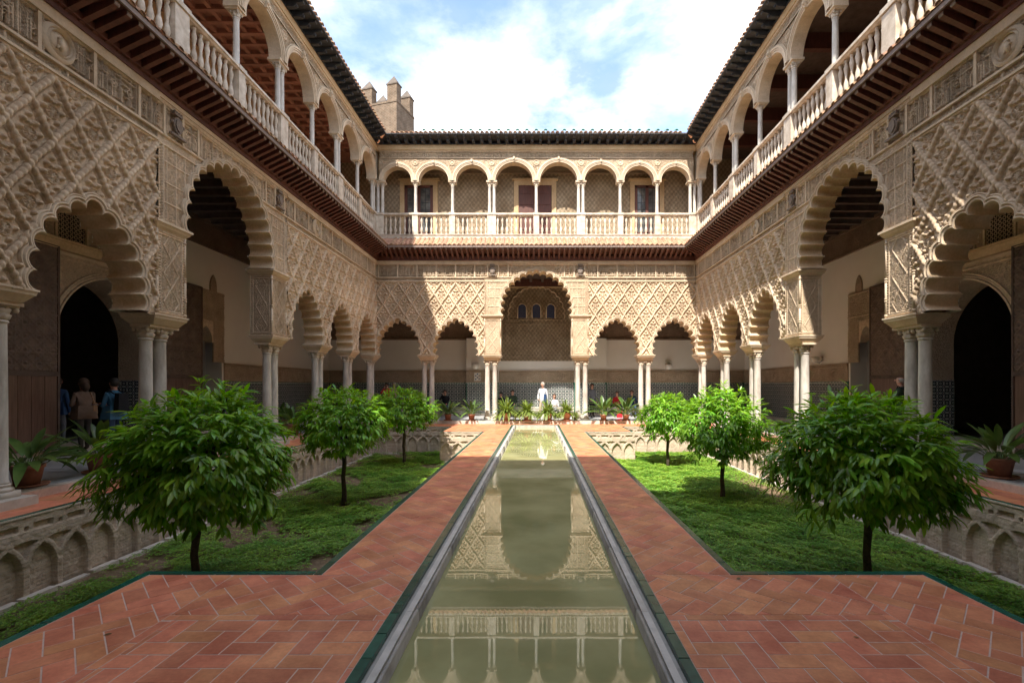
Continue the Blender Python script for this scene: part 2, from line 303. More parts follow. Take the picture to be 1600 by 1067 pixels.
def np_mesh(name, V, Q, m, smooth=True):
    me = bpy.data.meshes.new(name); nq = len(Q); k = Q.shape[1]
    me.vertices.add(len(V)); me.vertices.foreach_set('co', V.astype(np.float32).ravel())
    me.loops.add(nq*k); me.loops.foreach_set('vertex_index', Q.astype(np.int32).ravel())
    me.polygons.add(nq); me.polygons.foreach_set('loop_start', np.arange(0, nq*k, k, dtype=np.int32)); me.polygons.foreach_set('loop_total', np.full(nq, k, dtype=np.int32))
    me.polygons.foreach_set('use_smooth', np.full(nq, smooth)); me.materials.append(m); me.update(calc_edges=True); return me

def relief(name, x0, x1, z0, z1, res, fn, m, mask=None, plane='xz'):
    """height field over x,z; fn returns the relief towards -y in metres"""
    nx = max(2, int(round((x1-x0)/res))+1); nz = max(2, int(round((z1-z0)/res))+1)
    X, Z = np.meshgrid(np.linspace(x0, x1, nx), np.linspace(z0, z1, nz))
    H = fn(X, Z)
    V = np.stack([X, -H, Z], -1).reshape(-1, 3)
    idx = np.arange(nx*nz).reshape(nz, nx)
    Q = np.stack([idx[:-1, :-1], idx[:-1, 1:], idx[1:, 1:], idx[1:, :-1]], -1).reshape(-1, 4)
    if mask is not None:
        cx = (X[:-1, :-1]+X[1:, 1:])/2; cz = (Z[:-1, :-1]+Z[1:, 1:])/2
        Q = Q[mask(cx, cz).ravel()]
        used = np.unique(Q); rm = np.full(len(V), -1); rm[used] = np.arange(len(used)); V = V[used]; Q = rm[Q]
    return np_mesh(name, V, Q, m)

def sm(a, b, x):
    t = np.clip((x-a)/(b-a), 0, 1); return t*t*(3-2*t)
def curl(x, z, p=.10, k=1.5):
    a = 2*np.pi/p
    return np.sin(a*x+k*np.sin(a*.93*z+1))*np.sin(a*z+k*np.sin(a*1.07*x))
def lace(x, z, p=.10, depth=.02):
    f = curl(x, z, p); g = np.abs(f)
    ring = np.abs(g-.45)
    return depth*(1-sm(.10, .24, ring))*1.0+depth*.55*sm(.72, .9, g)-depth*.3
def ball_h(x, z, cx, cz, r, h):
    d2 = ((x-cx)**2+(z-cz)**2)/r**2
    return h*np.sqrt(np.clip(1-d2, 0, 1))
def sebka(x, z, W=.67, Hh=1.0, z0=6.5):
    zr = z-z0
    xw = x+.012*np.sin(2*np.pi*zr/Hh*2)
    a = xw/W+zr/Hh; b = xw/W-zr/Hh
    Lm = W*Hh/math.hypot(W, Hh)
    ca = np.floor(a)+.5; cb = np.floor(b)+.5
    da = np.abs(a-np.round(a))*Lm; db = np.abs(b-np.round(b))*Lm
    def rib(d, t):
        seg = np.abs(np.cos(np.pi*6*t)); w = .042+.009*seg
        q = np.clip(1-(d/w)**2, 0, 1)
        return (.056+.012*seg)*q**.38 + .030*np.clip(1-((d-w-.017)/.010)**2, 0, 1)
    ribs = np.maximum(rib(da, b), rib(db, a))
    X0 = (ca+cb)/2*W; Z0 = (ca-cb)/2*Hh
    px = x-X0; pz = zr-Z0
    r = np.hypot(px, pz+.05); th = np.arctan2(pz+.05, px)
    var = np.floor(ca*3+cb*5) % 3
    shell = np.where(r < .085, .022+.020*np.cos(th*11)*np.clip(r/.05, 0, 1)*np.where(var == 0, 1, .7)+.016*(1-r/.085), 0)
    shell = np.maximum(shell, .045*np.clip(1-((r-.098)/.012)**2, 0, 1))
    apx = np.abs(px)
    buds = ball_h(apx, pz, .140, -.02, .040, .058); buds = np.maximum(buds, ball_h(apx, pz, .085, .125, .042, .055))
    buds = np.maximum(buds, ball_h(apx, pz, .075, -.195, .034, .045)); buds = np.maximum(buds, ball_h(px, pz, 0, .225, .038, .05))
    buds = np.maximum(buds, ball_h(apx, pz, .028, .10, .024, .045)); buds = np.maximum(buds, ball_h(px, pz, 0, -.29, .03, .04))
    bg = -.042+lace(x, z, .066, .042)
    hole = np.exp(-(((apx-.045)/.022)**2+((pz-.165)/.026)**2))+np.exp(-(((apx-.10)/.02)**2+((pz-.055)/.02)**2))+np.exp(-(((apx-.045)/.02)**2+((pz+.235)/.022)**2))+np.exp(-(((apx-.115)/.018)**2+((pz+.11)/.018)**2))
    h = np.maximum(np.maximum(bg-.085*hole, shell-.022), np.maximum(buds-.012*hole, ribs*1.1-.012))
    return h
def hashf(i, s=0): return np.modf(np.abs(np.sin(i*127.1+s*311.7)*43758.5453))[0]
def kufic(x, z, z0, z1, cell=.335):
    """inscription band: tall uprights, knots and a base line over fine scroll work"""
    Hh = z1-z0; t = (z-z0)/Hh
    c = np.floor(x/cell+.5); u = x-c*cell
    h = -.022+lace(x, z, .055, .020)
    pitch = .048
    k = np.round(x/pitch); du = np.abs(x-k*pitch); hv = hashf(k, 1)
    tall = (hv > .38) & (t > .12) & (t < .45+.5*hashf(k, 2))
    h = np.where((du < .011) & tall, .030, h)
    k2 = np.round(t/.17); dt = np.abs(t-k2*.17)*Hh; hh = hashf(k2*7.7+np.floor(x/.14)*3.1, 4)
    h = np.where((dt < .011) & (hh > .62) & (t > .1) & (t < .9), .026, h)
    rr = np.hypot(u-.03*np.sin(c), z-(z0+Hh*.52)); h = np.where(np.abs(rr-.06) < .011, .032, h); h = np.where(rr < .028, .034, h)
    h = np.where(np.abs(np.abs(t-.5)-.465) < .03, .026, h)
    h = np.where((np.abs(np.abs(u)-cell/2) < .014) & (np.mod(c, 2) == 0), .034, h)
    return h

def centres(hw, zs, zt, n_side):
    """centres of the lobes of a polylobed pointed arch, left to right"""
    st = .18*(zt-zs); zz_ = zs+st; rise = zt-zz_
    c = max(0, (rise**2-hw**2)/(2*hw)); r = hw+c; am = math.acos(c/r)
    P = [(hw, zs+st*i/10) for i in range(10)]+[(-c+r*math.cos(am*i/60), zz_+r*math.sin(am*i/60)) for i in range(61)]
    P = np.array(P); s = np.r_[0, np.cumsum(np.hypot(*np.diff(P, axis=0).T))]
    d = s[-1]/(n_side+.5)
    tt = d*(.5+np.arange(n_side+1)); tt[-1] = s[-1]
    rx = np.interp(tt, s, P[:, 0]); rz_ = np.interp(tt, s, P[:, 1])
    right = [(rx[i], rz_[i]) for i in range(n_side+1)]
    return [(-x_, z_) for x_, z_ in right[:-1]]+[(0, right[-1][1])]+right[:-1][::-1], d
def lobe_sd(cs, rl, zs):
    half = [(x_, z_) for x_, z_ in cs if x_ >= 0]; half.sort(key=lambda p: p[1])
    hz = np.array([p[1] for p in half]); hx = np.array([p[0] for p in half])
    def f(x, z):
        s = np.full(x.shape, 9.0)
        for cx, cz in cs: s = np.minimum(s, np.hypot(x-cx, z-cz)-rl)
        w_ = np.interp(z, np.r_[zs-9, hz], np.r_[hx[0], hx]); ins = (np.abs(x) < w_) & (z < hz[-1])
        return np.where(ins, np.minimum(s, -.01), s)
    return f
def lobed_ring(name, cs, d, rl, profile, m, npt=9):
    """sweep profile [(offset from the opening, y)] along the lobed outline"""
    C = [np.array(c) for c in cs]
    C = [np.array([cs[0][0], cs[0][1]-d])]+C+[np.array([cs[-1][0], cs[-1][1]-d])]
    V = []; F = []; np_ = len(profile)
    for i in range(1, len(C)-1):
        a, b, c = C[i-1], C[i], C[i+1]; o = len(V)
        for t, y in profile:
            Rr = rl+t
            def inter(p, q):
                mid = (p+q)/2; dd = np.linalg.norm(q-p); nrm = np.array([-(q-p)[1], (q-p)[0]])/dd
                return mid+nrm*math.sqrt(max(Rr*Rr-dd*dd/4, 1e-6))
            p0 = inter(a, b)-b; p1 = inter(b, c)-b
            a0 = math.atan2(p0[1], p0[0]); a1 = math.atan2(p1[1], p1[0])
            while a1 > a0: a1 -= 2*math.pi
            for k in range(npt):
                an = a0+(a1-a0)*k/(npt-1); V.append((b[0]+Rr*math.cos(an), y, b[1]+Rr*math.sin(an)))
        for j in range(np_-1):
            for k in range(npt-1):
                F.append((o+j*npt+k, o+j*npt+k+1, o+(j+1)*npt+k+1, o+(j+1)*npt+k))
    mb = MB(); mb.v = V; mb.f = F
    return mb.mesh(name, m, False)
RING_F = [(0, -.03), (.010, -.045), (.030, -.045), (.034, -.026), (.048, -.026), (.052, -.062), (.078, -.062), (.083, -.03), (.095, -.03), (.100, -.048), (.115, -.045), (.12, .05)]

# ------------------------------------------------------------------ dimensions (metres, camera at the origin)
XC = -.03; YM = 11.74; HWX = 7.42; HLY = 10.36       # courtyard centre and half sizes to the wall faces
TH = .60
Z_FL = .13; Z_IMP0, Z_IMP1 = 2.90, 3.15; Z_LED0, Z_LED1 = 4.84, 5.00; Z_PAN = 6.55; Z_FR0, Z_FR1 = 6.74, 7.33; Z_TOP = 7.50
OPN, PIER, MOD = 1.66, .74, 2.68
cs_s, d_s = centres(.90, 3.16, 4.70, 6); RL_S = .504*d_s
cs_b, d_b = centres(1.49, 5.01, 6.92, 8); RL_B = .504*d_b
sd_s = lobe_sd(cs_s, RL_S, 3.16); sd_b = lobe_sd(cs_b, RL_B, 5.01)

def f_sebka(x, z):
    h = sebka(x, z)
    e = np.minimum(6.55-z, 9); h = h*1.3-.012
    return np.where(e < .05, .03, h)
def f_big(x, z):
    ax = np.abs(x); h = -.004+lace(x, z, .085, .018)
    s = sd_b(x, z)
    # frame bands of the spandrel
    cellx = .245; cz = .41
    u = np.mod(ax-1.66-.005, cellx); v = np.mod(z-5.0, cz)
    fr = (np.minimum(u, cellx-u) < .012) | (np.minimum(v, cz-v) < .014)
    h = np.where(fr & (ax > 1.40) & (z < Z_PAN), .018, h)
    h = np.where((ax > 2.27) & (z < Z_PAN), -.006+.022*(np.sin(2*np.pi*z/.06+np.sign(x)*3*np.sin(ax*60)) > .1), h)
    h = np.where(np.abs(ax-2.26) < .014, .035, h); h = np.where(ax > 2.385, .04, h)
    h = np.where((z > Z_PAN-.02) & (z < Z_PAN+.02), .03, h)
    h = np.where((z >= Z_PAN+.02) & (z < Z_FR0-.02), -.006+lace(x, z, .045, .014), h)
    h = np.where((z > Z_FR0), kufic(x, z, Z_FR0, Z_FR1), h)
    h = np.where(np.abs(z-Z_FR0) < .018, .036, h)
    h = np.where(z > Z_FR1, .05, h)
    return h
def f_frieze(x, z):
    h = np.where(z < Z_FR0, -.006+lace(x, z, .045, .014), kufic(x, z, Z_FR0, Z_FR1))
    h = np.where(z < Z_PAN+.025, .045, h); h = np.where(np.abs(z-Z_FR0) < .018, .036, h)
    h = np.where((z < Z_FR0) & (np.abs(np.mod(x, .893)-.446) < .02), .02, h)
    return np.where(z > Z_FR1, .05, h)

RES = .0092
ME = {}
ME['sebka'] = relief('sebka_panel', -MOD/2, MOD/2, 3.12, Z_PAN, RES, f_sebka, M['stucco'], lambda x, z: sd_s(x, z) > .085)
ME['frieze'] = relief('frieze', -MOD/2, MOD/2, Z_PAN, Z_TOP, RES, f_frieze, M['stucco_aged'])
_p = MB(); _p.box(-MOD/2, MOD/2, -.06, .02, Z_PAN-.01, Z_PAN+.03); _p.box(-MOD/2, MOD/2, -.055, .02, Z_FR0-.022, Z_FR0+.018); _p.box(-MOD/2, MOD/2, -.07, .02, Z_FR1, Z_TOP)
ME['frieze_m'] = _p.mesh('moulding', M['stucco_pale'])
_p = MB(); _p.box(-.028, .028, -.045, .02, Z_FR0+.019, Z_FR1-.001); ME['sep'] = _p.mesh('panel_divider', M['stucco_pale'])
_p = MB(); _p.box(-(OPN+PIER), OPN+PIER, -.07, .02, Z_TOP-.09, Z_TOP); ME['big_m'] = _p.mesh('moulding', M['stucco_pale'])
ME['big'] = relief('spandrel_panel', -(OPN+PIER), OPN+PIER, 4.96, Z_TOP, RES, f_big, M['stucco'], lambda x, z: sd_b(x, z) > .085)
ME['arch_s'] = lobed_ring('arch_moulding', cs_s, d_s, RL_S, RING_F, M['stucco_pale'])
ME['arch_b'] = lobed_ring('arch_moulding', cs_b, d_b, RL_B, RING_F, M['stucco_pale'])
ME['soff_s'] = lobed_ring('arch_soffit', cs_s, d_s, RL_S, [(0, TH), (0, -.03)], M['soffit'])
ME['soff_b'] = lobed_ring('arch_soffit', cs_b, d_b, RL_B, [(0, TH), (0, -.03)], M['soffit'])
for k in ('soff_s', 'soff_b', 'arch_s', 'arch_b'): ME[k].polygons.foreach_set('use_smooth', [True]*len(ME[k].polygons))
ME['back_s'] = relief('wall_back', -MOD/2, MOD/2, 3.15, Z_TOP, .045, lambda x, z: x*0-TH, M['whitewash'], lambda x, z: sd_s(x, z) > .0)
ME['back_b'] = relief('wall_back', -(OPN+PIER), OPN+PIER, 5.0, Z_TOP, .045, lambda x, z: x*0-TH, M['whitewash'], lambda x, z: sd_b(x, z) > .0)
def f_pier(x, z):
    w_ = PIER; h = -.004+lace(x, z, .08, .018)
    e = np.minimum(np.minimum(x, w_-x), np.minimum(z-3.15, Z_LED0-z))
    v = np.abs(np.mod(z-3.15, .56)-.28); u = np.abs(x-w_/2)
    dia = np.abs(u/.2+v/.28-1)
    h = np.where(dia < .07, .016, h)
    h = np.where(np.abs(e-.085) < .010, .02, h); h = np.where((e > .02) & (e < .075), -.004+.020*(np.sin(2*np.pi*z/.055) > 0), h)
    return np.where(e < .018, .022, h)
ME['pier_f'] = relief('pier_panel', 0, PIER, 3.15, Z_LED0, RES, f_pier, M['stucco'])
ME['pier_s'] = relief('pier_panel', 0, TH, 3.15, Z_LED0, RES, lambda x, z: f_pier(x*PIER/TH, z), M['stucco'])
_p = MB(); _p.box(.03, PIER-.03, .03, TH-.03, 3.15, 5.0); ME['pier_core'] = _p.mesh('pier_core', M['stucco'])
_p = MB()
for cx_, cy_ in ((.0, .0),):
    _p.tube([(cx_, cy_, 3.15), (cx_, cy_, 3.95)], .032, 10); _p.tube([(cx_, cy_, 3.98), (cx_, cy_, Z_LED0)], .026, 10)
    for zz_ in (3.2, 3.5, 3.55, 3.92, 3.97, 4.72): _p.lathe([(.03, 0), (.045, .008), (.045, .028), (.03, .036)], (cx_, cy_, zz_), 10)
ME['colonnette'] = _p.mesh('colonnette', M['stucco_pale'], True)
_p = MB(); _p.box(-.06, PIER+.06, -.06, TH+.06, Z_LED0, Z_LED0+.05, 0, .05); _p.box(-.09, PIER+.09, -.09, TH+.09, Z_LED0+.05, Z_LED0+.11, 0, .03); _p.box(-.11, PIER+.11, -.11, TH+.09, Z_LED0+.11, Z_LED1)
ME['ledge'] = _p.mesh('pier_ledge', M['stucco_pale'])
def impost(wx, name):
    p = MB(); hy = TH/2
    p.box(-wx/2+.04, wx/2-.04, -.20+hy, .20+hy, Z_IMP0, Z_IMP0+.05)
    p.box(-wx/2, wx/2, -.02, TH+.02, Z_IMP0+.05, Z_IMP0+.17, 0, .09); p.box(-wx/2-.02, wx/2+.02, -.045, TH+.045, Z_IMP0+.17, Z_IMP1-.02, 0, .015)
    p.box(-wx/2-.035, wx/2+.035, -.06, TH+.06, Z_IMP1-.02, Z_IMP1+.012)
    return p.mesh(name, M['stucco_pale'])
ME['imp_s'] = impost(.80, 'impost'); ME['imp_b'] = impost(.84, 'impost')

def shaft_mesh(r, z0, z1, m):
    p = MB(); h = z1-z0
    p.lathe([(r*1.12, z0), (r*1.12, z0+.03), (r*1.02, z0+.045), (r*1.0, z0+.3*h), (r*.97, z0+.6*h), (r*.90, z1-.06), (r*.93, z1-.045), (r*1.06, z1-.035), (r*1.06, z1-.012), (r*.92, z1)], seg=24)
    return p.mesh('shaft', m, True)
def base_mesh(r, z0, m):
    p = MB(); p.box(-r*1.45, r*1.45, -r*1.45, r*1.45, z0, z0+.09)
    p.lathe([(r*1.42, z0+.09), (r*1.5, z0+.105), (r*1.5, z0+.13), (r*1.38, z0+.145), (r*1.2, z0+.155), (r*1.2, z0+.17), (r*1.3, z0+.178), (r*1.3, z0+.195), (r*1.1, z0+.205)], seg=24)
    return p.mesh('column_base', m, True)
def capital_mesh(r, z0, z1, m):
    p = MB(); h = z1-z0
    def mod(a, j): return 1+(.13*abs(math.cos(4*a)) if j in (1, 2, 3) else (.12*abs(math.sin(4*a)) if j in (4, 5) else 0))
    p.lathe([(r*.92, z0), (r*.98, z0+.05*h), (r*1.16, z0+.38*h), (r*.98, z0+.42*h), (r*1.02, z0+.5*h), (r*1.22, z0+.75*h), (r*1.1, z0+.80*h), (r*1.2, z1-.14*h)], seg=32, mod=mod)
    for sx_ in (-1, 1):
        for sy_ in (-1, 1):
            p.ball((sx_*r*1.12, sy_*r*1.12, z0+.72*h), r*.34, 8, 6, 1.15); p.ball((sx_*r*1.2, sy_*r*1.2, z0+.60*h), r*.16, 6, 4)
    for a in range(4):
        p.ball((r*1.18*math.cos(a*math.pi/2), r*1.18*math.sin(a*math.pi/2), z1-.12*h), r*.2, 6, 4)
    ab = []
    for q in range(4):
        a0 = math.pi/4+q*math.pi/2
        for t in (-.08, .08): ab.append((r*1.95*math.cos(a0+t), r*1.95*math.sin(a0+t)))
        a1 = a0+math.pi/4; ab.append((r*1.28*math.cos(a1), r*1.28*math.sin(a1)))
    p.prism(ab, z1-.13*h, z1)
    return p.mesh('capital', m, True)
RC = .118
ME['shaft'] = shaft_mesh(RC, Z_FL+.2, 2.69, M['marble']); ME['base'] = base_mesh(RC, Z_FL, M['kerb']); ME['cap'] = capital_mesh(RC, 2.69, Z_IMP0, M['capital'])
def column(root, x, y, mset=('shaft', 'base', 'cap')):
    c = obj('column', ME[mset[0]], root, (x, y, 0), rz=0)
    obj('column_base', ME[mset[1]], c) if mset[1] else None
    obj('capital', ME[mset[2]], c)
    return c
SIL = [(0, 0), (.10, -.06), (.13, -.2), (.08, -.3), (0, -.36), (-.08, -.3), (-.13, -.2), (-.10, -.06)]
_p = MB(); _p.prism([(x_*1.0, z_) for x_, z_ in SIL], -.05, .0, 'y'); _p.prism([(x_*.72, z_*.72-.05) for x_, z_ in SIL], -.075, -.05, 'y')
_p.box(-.11, .11, -.06, 0, .02, .06); 
for q in (-.09, -.03, .03, .09): _p.ball((q, -.035, .085), .028, 6, 4)
_p.ball((-.15, -.03, -.15), .035, 6, 4); _p.ball((.15, -.03, -.15), .035, 6, 4); _p.box(-.2, .2, -.07, 0, -.42, -.38)
ME['shield'] = _p.mesh('shield', M['shield'])
_p = MB(); 
for r_, w__ in ((.24, .035), (.19, .02)): _p.add([(rr*math.cos(a), yy, rr*math.sin(a)) for a in [2*math.pi*i/32 for i in range(32)] for rr, yy in ((r_-w__, 0), (r_-w__/2, -.06), (r_+w__, 0))],
    [(i*3+j, ((i+1) % 32)*3+j, ((i+1) % 32)*3+j+1, i*3+j+1) for i in range(32) for j in (0, 1)])
_p.prism([(.17*math.cos(2*math.pi*i/24), .17*math.sin(2*math.pi*i/24)) for i in range(24)], -.012, 0, 'y')
_p.ball((0, -.03, .07), .035, 8, 6); _p.tube([(0, -.03, .05), (.01, -.035, -.03), (.03, -.03, -.11)], [.03, .04, .02], 8); _p.tube([(0, -.03, -.02), (-.05, -.03, -.10)], [.025, .015], 6); _p.tube([(-.01, -.03, .03), (.07, -.03, .0)], [.018, .012], 6)
ME['medallion'] = _p.mesh('medallion', M['stucco_pale'], True)

def arcade(label, loc, rz, n, shields=(), meds=(), corner=True):
    root = thing('arcade', label, 'arcade', loc, rz, 'carved arcades around the courtyard')
    obj('spandrel_panel', ME['big'], root); sf = obj('arch_moulding', ME['arch_b'], root); obj('arch_soffit', ME['soff_b'], sf); obj('wall_back', ME['back_b'], root); obj('moulding', ME['big_m'], root)
    for q in (-2.25, -1.75, -1.3, 1.3, 1.75, 2.25): obj('panel_divider', ME['sep'], root, (q, 0, 0))
    for s in (-1, 1):
        x0 = OPN if s > 0 else -OPN-PIER
        pr = obj('pier', ME['pier_core'], root, (x0, 0, 0))
        obj('pier_panel', ME['pier_f'], pr); 
        o = obj('pier_panel', ME['pier_s'], pr, (0, TH, 0), rz=R(-90)); o = obj('pier_panel', ME['pier_s'], pr, (PIER, 0, 0), rz=R(90))
        obj('colonnette', ME['colonnette'], pr); obj('colonnette', ME['colonnette'], pr, (PIER, 0, 0)); obj('pier_ledge', ME['ledge'], pr)
        xm = s*(OPN+.52)
        obj('impost', ME['imp_b'], root, (s*(OPN+.40), 0, 0))
        for q in (-.175, .175): column(root, xm+q-.06*s, TH/2)
        for k in range(n):
            xm = s*(OPN+PIER+MOD*(k+.5))
            obj('sebka_panel', ME['sebka'], root, (xm, 0, 0)); fz = obj('frieze', ME['frieze'], root, (xm, 0, 0)); obj('moulding', ME['frieze_m'], fz)
            for q in (-.893, 0, .893): obj('panel_divider', ME['sep'], fz, (q+.446*0, 0, 0))
            a = obj('arch_moulding', ME['arch_s'], root, (xm, 0, 0)); obj('arch_soffit', ME['soff_s'], a); obj('wall_back', ME['back_s'], root, (xm, 0, 0))
            xe = s*(OPN+PIER+MOD*(k+1))
            if k < n-1 or corner:
                obj('impost', ME['imp_s'], root, (xe, 0, 0))
                for q in (-.175, .175): column(root, xe+q, TH/2)
    # plain strip closing the wall above the imposts behind the reliefs
    for x in shields: obj('shield', ME['shield'], root, (x, -.045, 7.24))
    for x in meds: obj('medallion', ME['medallion'], root, (x, -.03, 7.04))
    return root
LA = arcade('carved arcade along the left side of the courtyard, all in shade', (XC-HWX, YM, 0), R(90), 3, shields=(-1.95, 1.95), meds=(-4.35, 4.3))
RA = arcade('carved arcade along the right side of the courtyard, sun on its far piers', (XC+HWX, YM, 0), R(-90), 3, shields=(-1.95, 1.95), meds=(-4.35, 4.3))
BA = arcade('sunlit arcade at the far end with the tall lobed arch in its middle', (XC, YM+HLY, 0), 0, 2, shields=(-2.03, 2.03), corner=False)
NA = arcade('carved arcade at the near end around the viewer', (XC, YM-HLY, 0), R(180), 2, corner=False)

# ------------------------------------------------------------------ lower eaves, balustrade, upper gallery
PE = .74
tile = MB(); 
def half_tube(mb, r, y0, y1, z0, z1, th=.012, seg=8, taper=.85):
    vs = []
    for (y, z, rr) in ((y0, z0, r), (y1, z1, r*taper)):
        for k in range(seg+1):
            a = math.pi*k/seg; vs.append((rr*math.cos(a), y, z+rr*math.sin(a)*.8)); 
        for k in range(seg+1):
            a = math.pi*k/seg; vs.append(((rr-th)*math.cos(a), y, z+(rr-th)*math.sin(a)*.8))
    n = seg+1; fs = []
    for k in range(seg):
        fs += [(k, k+1, 2*n+k+1, 2*n+k), (n+k, 3*n+k, 3*n+k+1, n+k+1), (k, n+k, n+k+1, k+1), (2*n+k, 2*n+k+1, 3*n+k+1, 3*n+k)]
    mb.add(vs, fs)
    mb.add([(0, y0+.03, z0)]+[((r-.004)*math.cos(math.pi*k/seg), y0+.03, z0+(r-.004)*math.sin(math.pi*k/seg)*.8) for k in range(seg+1)], [(0, k+1, k+2) for k in range(seg)])
half_tube(tile, .078, 0, PE+.08, 0, .56); ME['eave_tile'] = tile.mesh('roof_tile', M['roof_tile'], True)
tile = MB(); half_tube(tile, .075, 0, .75, 0, .30); ME['top_tile'] = tile.mesh('roof_tile', M['roof_tile'], True)
_p = MB(); half_tube(_p, .078, .15, .45, .16, .28); ME['green_cap'] = _p.mesh('green_tile', M['green_cap'], True)
_p = MB(); _p.prism([(-.10, 7.58), (-PE+.06, 7.86), (-PE+.06, 7.93), (-PE+.10, 7.96), (.02, 7.74), (.02, 7.58)], -.045, .045, 'x'); ME['rafter'] = _p.mesh('rafter', M['wood'])
_p = MB(); _p.prism([(-PE+.06, 7.858), (-PE+.045, 7.875), (-PE+.045, 7.925), (-PE+.06, 7.932)], -.0455, .0455, 'x'); ME['rafter_end'] = _p.mesh('rafter_end', M['wood_end'])
balu = [(.045, 0), (.045, .05), (.03, .06), (.035, .09), (.065, .20), (.052, .30), (.026, .40), (.032, .42), (.032, .44), (.026, .46), (.045, .56), (.058, .66), (.032, .76), (.028, .78), (.045, .80), (.045, .86)]
_p = MB(); _p.lathe(balu, seg=12); ME['baluster'] = _p.mesh('baluster', M['white_stone'], True)
Z_U0, Z_RAIL = 8.60, 9.73

def lower_eaves(label, loc, rz, half, inset):
    root = thing('lower_eaves', label, 'eaves', loc, rz, 'tiled eaves between the two storeys')
    h = half
    b = MB(); b.box(-h, h, -.10, .1, 7.50, 7.60, 0, .0); b.box(-h, h, -.16, .1, 7.60, 7.72); b.build('wall_beam', M['wood'], root)
    b = MB(); b.add([(-h+.2, .0, 7.745), (h-.2, .0, 7.745), (h-PE, -PE+.03, 7.97), (-h+PE, -PE+.03, 7.97), (-h+.2, .0, 7.775), (h-.2, .0, 7.775), (h-PE, -PE+.03, 8.0), (-h+PE, -PE+.03, 8.0)],
                    [(0, 3, 2, 1), (4, 5, 6, 7), (0, 1, 5, 4), (1, 2, 6, 5), (2, 3, 7, 6), (3, 0, 4, 7)]); b.build('soffit_board', M['wood'], root)
    b = MB(); b.add([(-h+PE-.02, -PE-.01, 7.93), (h-PE+.02, -PE-.01, 7.93), (h-PE+.02, -PE-.01, 8.02), (-h+PE-.02, -PE-.01, 8.02), (-h+PE-.02, -PE+.03, 7.93), (h-PE+.02, -PE+.03, 7.93), (h-PE+.02, -PE+.03, 8.02), (-h+PE-.02, -PE+.03, 8.02)],
                    [(0, 1, 2, 3), (4, 7, 6, 5), (0, 4, 5, 1), (3, 2, 6, 7)]); b.build('fascia', M['wood_end'], root)
    n = int((2*h-.3)/.232)
    for i in range(n):
        x = -(n-1)/2*.232+i*.232; e = h-abs(x)
        if e < PE*.95:   # jack rafters in the corner, shortened by the mitre
            k = max(.15, e/PE); o = obj('rafter', ME['rafter'], root, (x, 0, 7.58*(0)), sc=(1, k, 1)); continue
        o = obj('rafter', ME['rafter'], root, (x, 0, 0)); obj('rafter_end', ME['rafter_end'], o)
    n = int((2*(h-PE))/.216)
    mb = MB()
    for i in range(n):
        x = -(n-1)/2*.216+i*.216
        obj('roof_tile', ME['eave_tile'], root, (x+random.uniform(-.008, .008), -PE-.05+random.uniform(-.01, .01), 8.02), rot=(0, random.uniform(-.03, .03), random.uniform(-.02, .02)))
    b = MB(); b.add([(-h+PE-.05, -PE-.03, 8.03), (h-PE+.05, -PE-.03, 8.03), (h, .03, 8.58), (-h, .03, 8.58)], [(0, 1, 2, 3)]); b.build('tile_bed', M['roof_tile'], root)
    return root
SH = 10.36
lower_eaves('eaves with dark red rafters below the left upper gallery', (XC-HWX, YM, 0), R(90), SH, 0)
lower_eaves('eaves with dark red rafters below the right upper gallery', (XC+HWX, YM, 0), R(-90), SH, 0)
lower_eaves('tiled eaves above the far arcade, tiles seen from above', (XC, YM+HLY, 0), 0, HWX, 0)

RU = .075
ME['ushaft'] = shaft_mesh(RU, Z_RAIL, 10.98, M['marble']); ME['ucap'] = capital_mesh(RU, 10.98, 11.12, M['capital'])
Z_SP = 11.20; 
def ring_arc(mb, r0, r1, y0, y1, cz, n=20, a0=0, a1=math.pi, cx=0):
    vs = []
    for i in range(n+1):
        a = a0+(a1-a0)*i/n; c_, s_ = math.cos(a), math.sin(a)
        for r_, y_ in ((r0, y1), (r0, y0), (r1, y0), (r1, y1)): vs.append((cx+r_*c_, y_, cz+r_*s_))
    mb.add(vs, [(i*4+j, i*4+j+1, i*4+j+5, i*4+j+4) for i in range(n) for j in range(3)])
def upper_bay(w_, parent, x, ri):
    """semicircular arch bay of width w_, spandrels and relief"""
    TU = .34; hw = w_/2; ztop = 12.25; zc = Z_SP+.02
    xs = [-hw]+[-ri*math.cos(math.pi*i/24) for i in range(25)]+[hw]
    zs_ = [zc]+[zc+ri*.98*math.sin(math.pi*i/24) for i in range(25)]+[zc]
    p = MB()
    for (yy, fl) in ((0, 0), (TU, 1)):
        for i in range(len(xs)-1):
            p.add([(xs[i], yy, zs_[i]), (xs[i+1], yy, zs_[i+1]), (xs[i+1], yy, ztop), (xs[i], yy, ztop)], [(0, 1, 2, 3) if not fl else (3, 2, 1, 0)])
    for i in range(len(xs)-1): p.add([(xs[i], 0, zs_[i]), (xs[i], TU, zs_[i]), (xs[i+1], TU, zs_[i+1]), (xs[i+1], 0, zs_[i+1])], [(0, 1, 2, 3)])
    me = p.mesh('arch_wall', M['stucco_pale']); o = obj('arch_wall', me, parent, (x, 0, 0))
    q = MB(); ring_arc(q, ri-.0, ri+.05, -.035, .01, zc); ring_arc(q, ri+.06, ri+.10, -.055, .01, zc); ring_arc(q, ri+.11, ri+.17, -.075, .01, zc); ring_arc(q, ri+.175, ri+.20, -.04, .01, zc)
    q.build('archivolt', M['stucco_pale'], o)
    k = MB(); k.box(-.045, .045, -.12, .0, zc+ri-.02, zc+ri+.22, 0, .012); k.ball((0, -.12, zc+ri+.10), .05, 8, 6, 1.2); k.build('keystone', M['stucco_pale'], o)
    for s in (-1, 1):
        pass
    return o
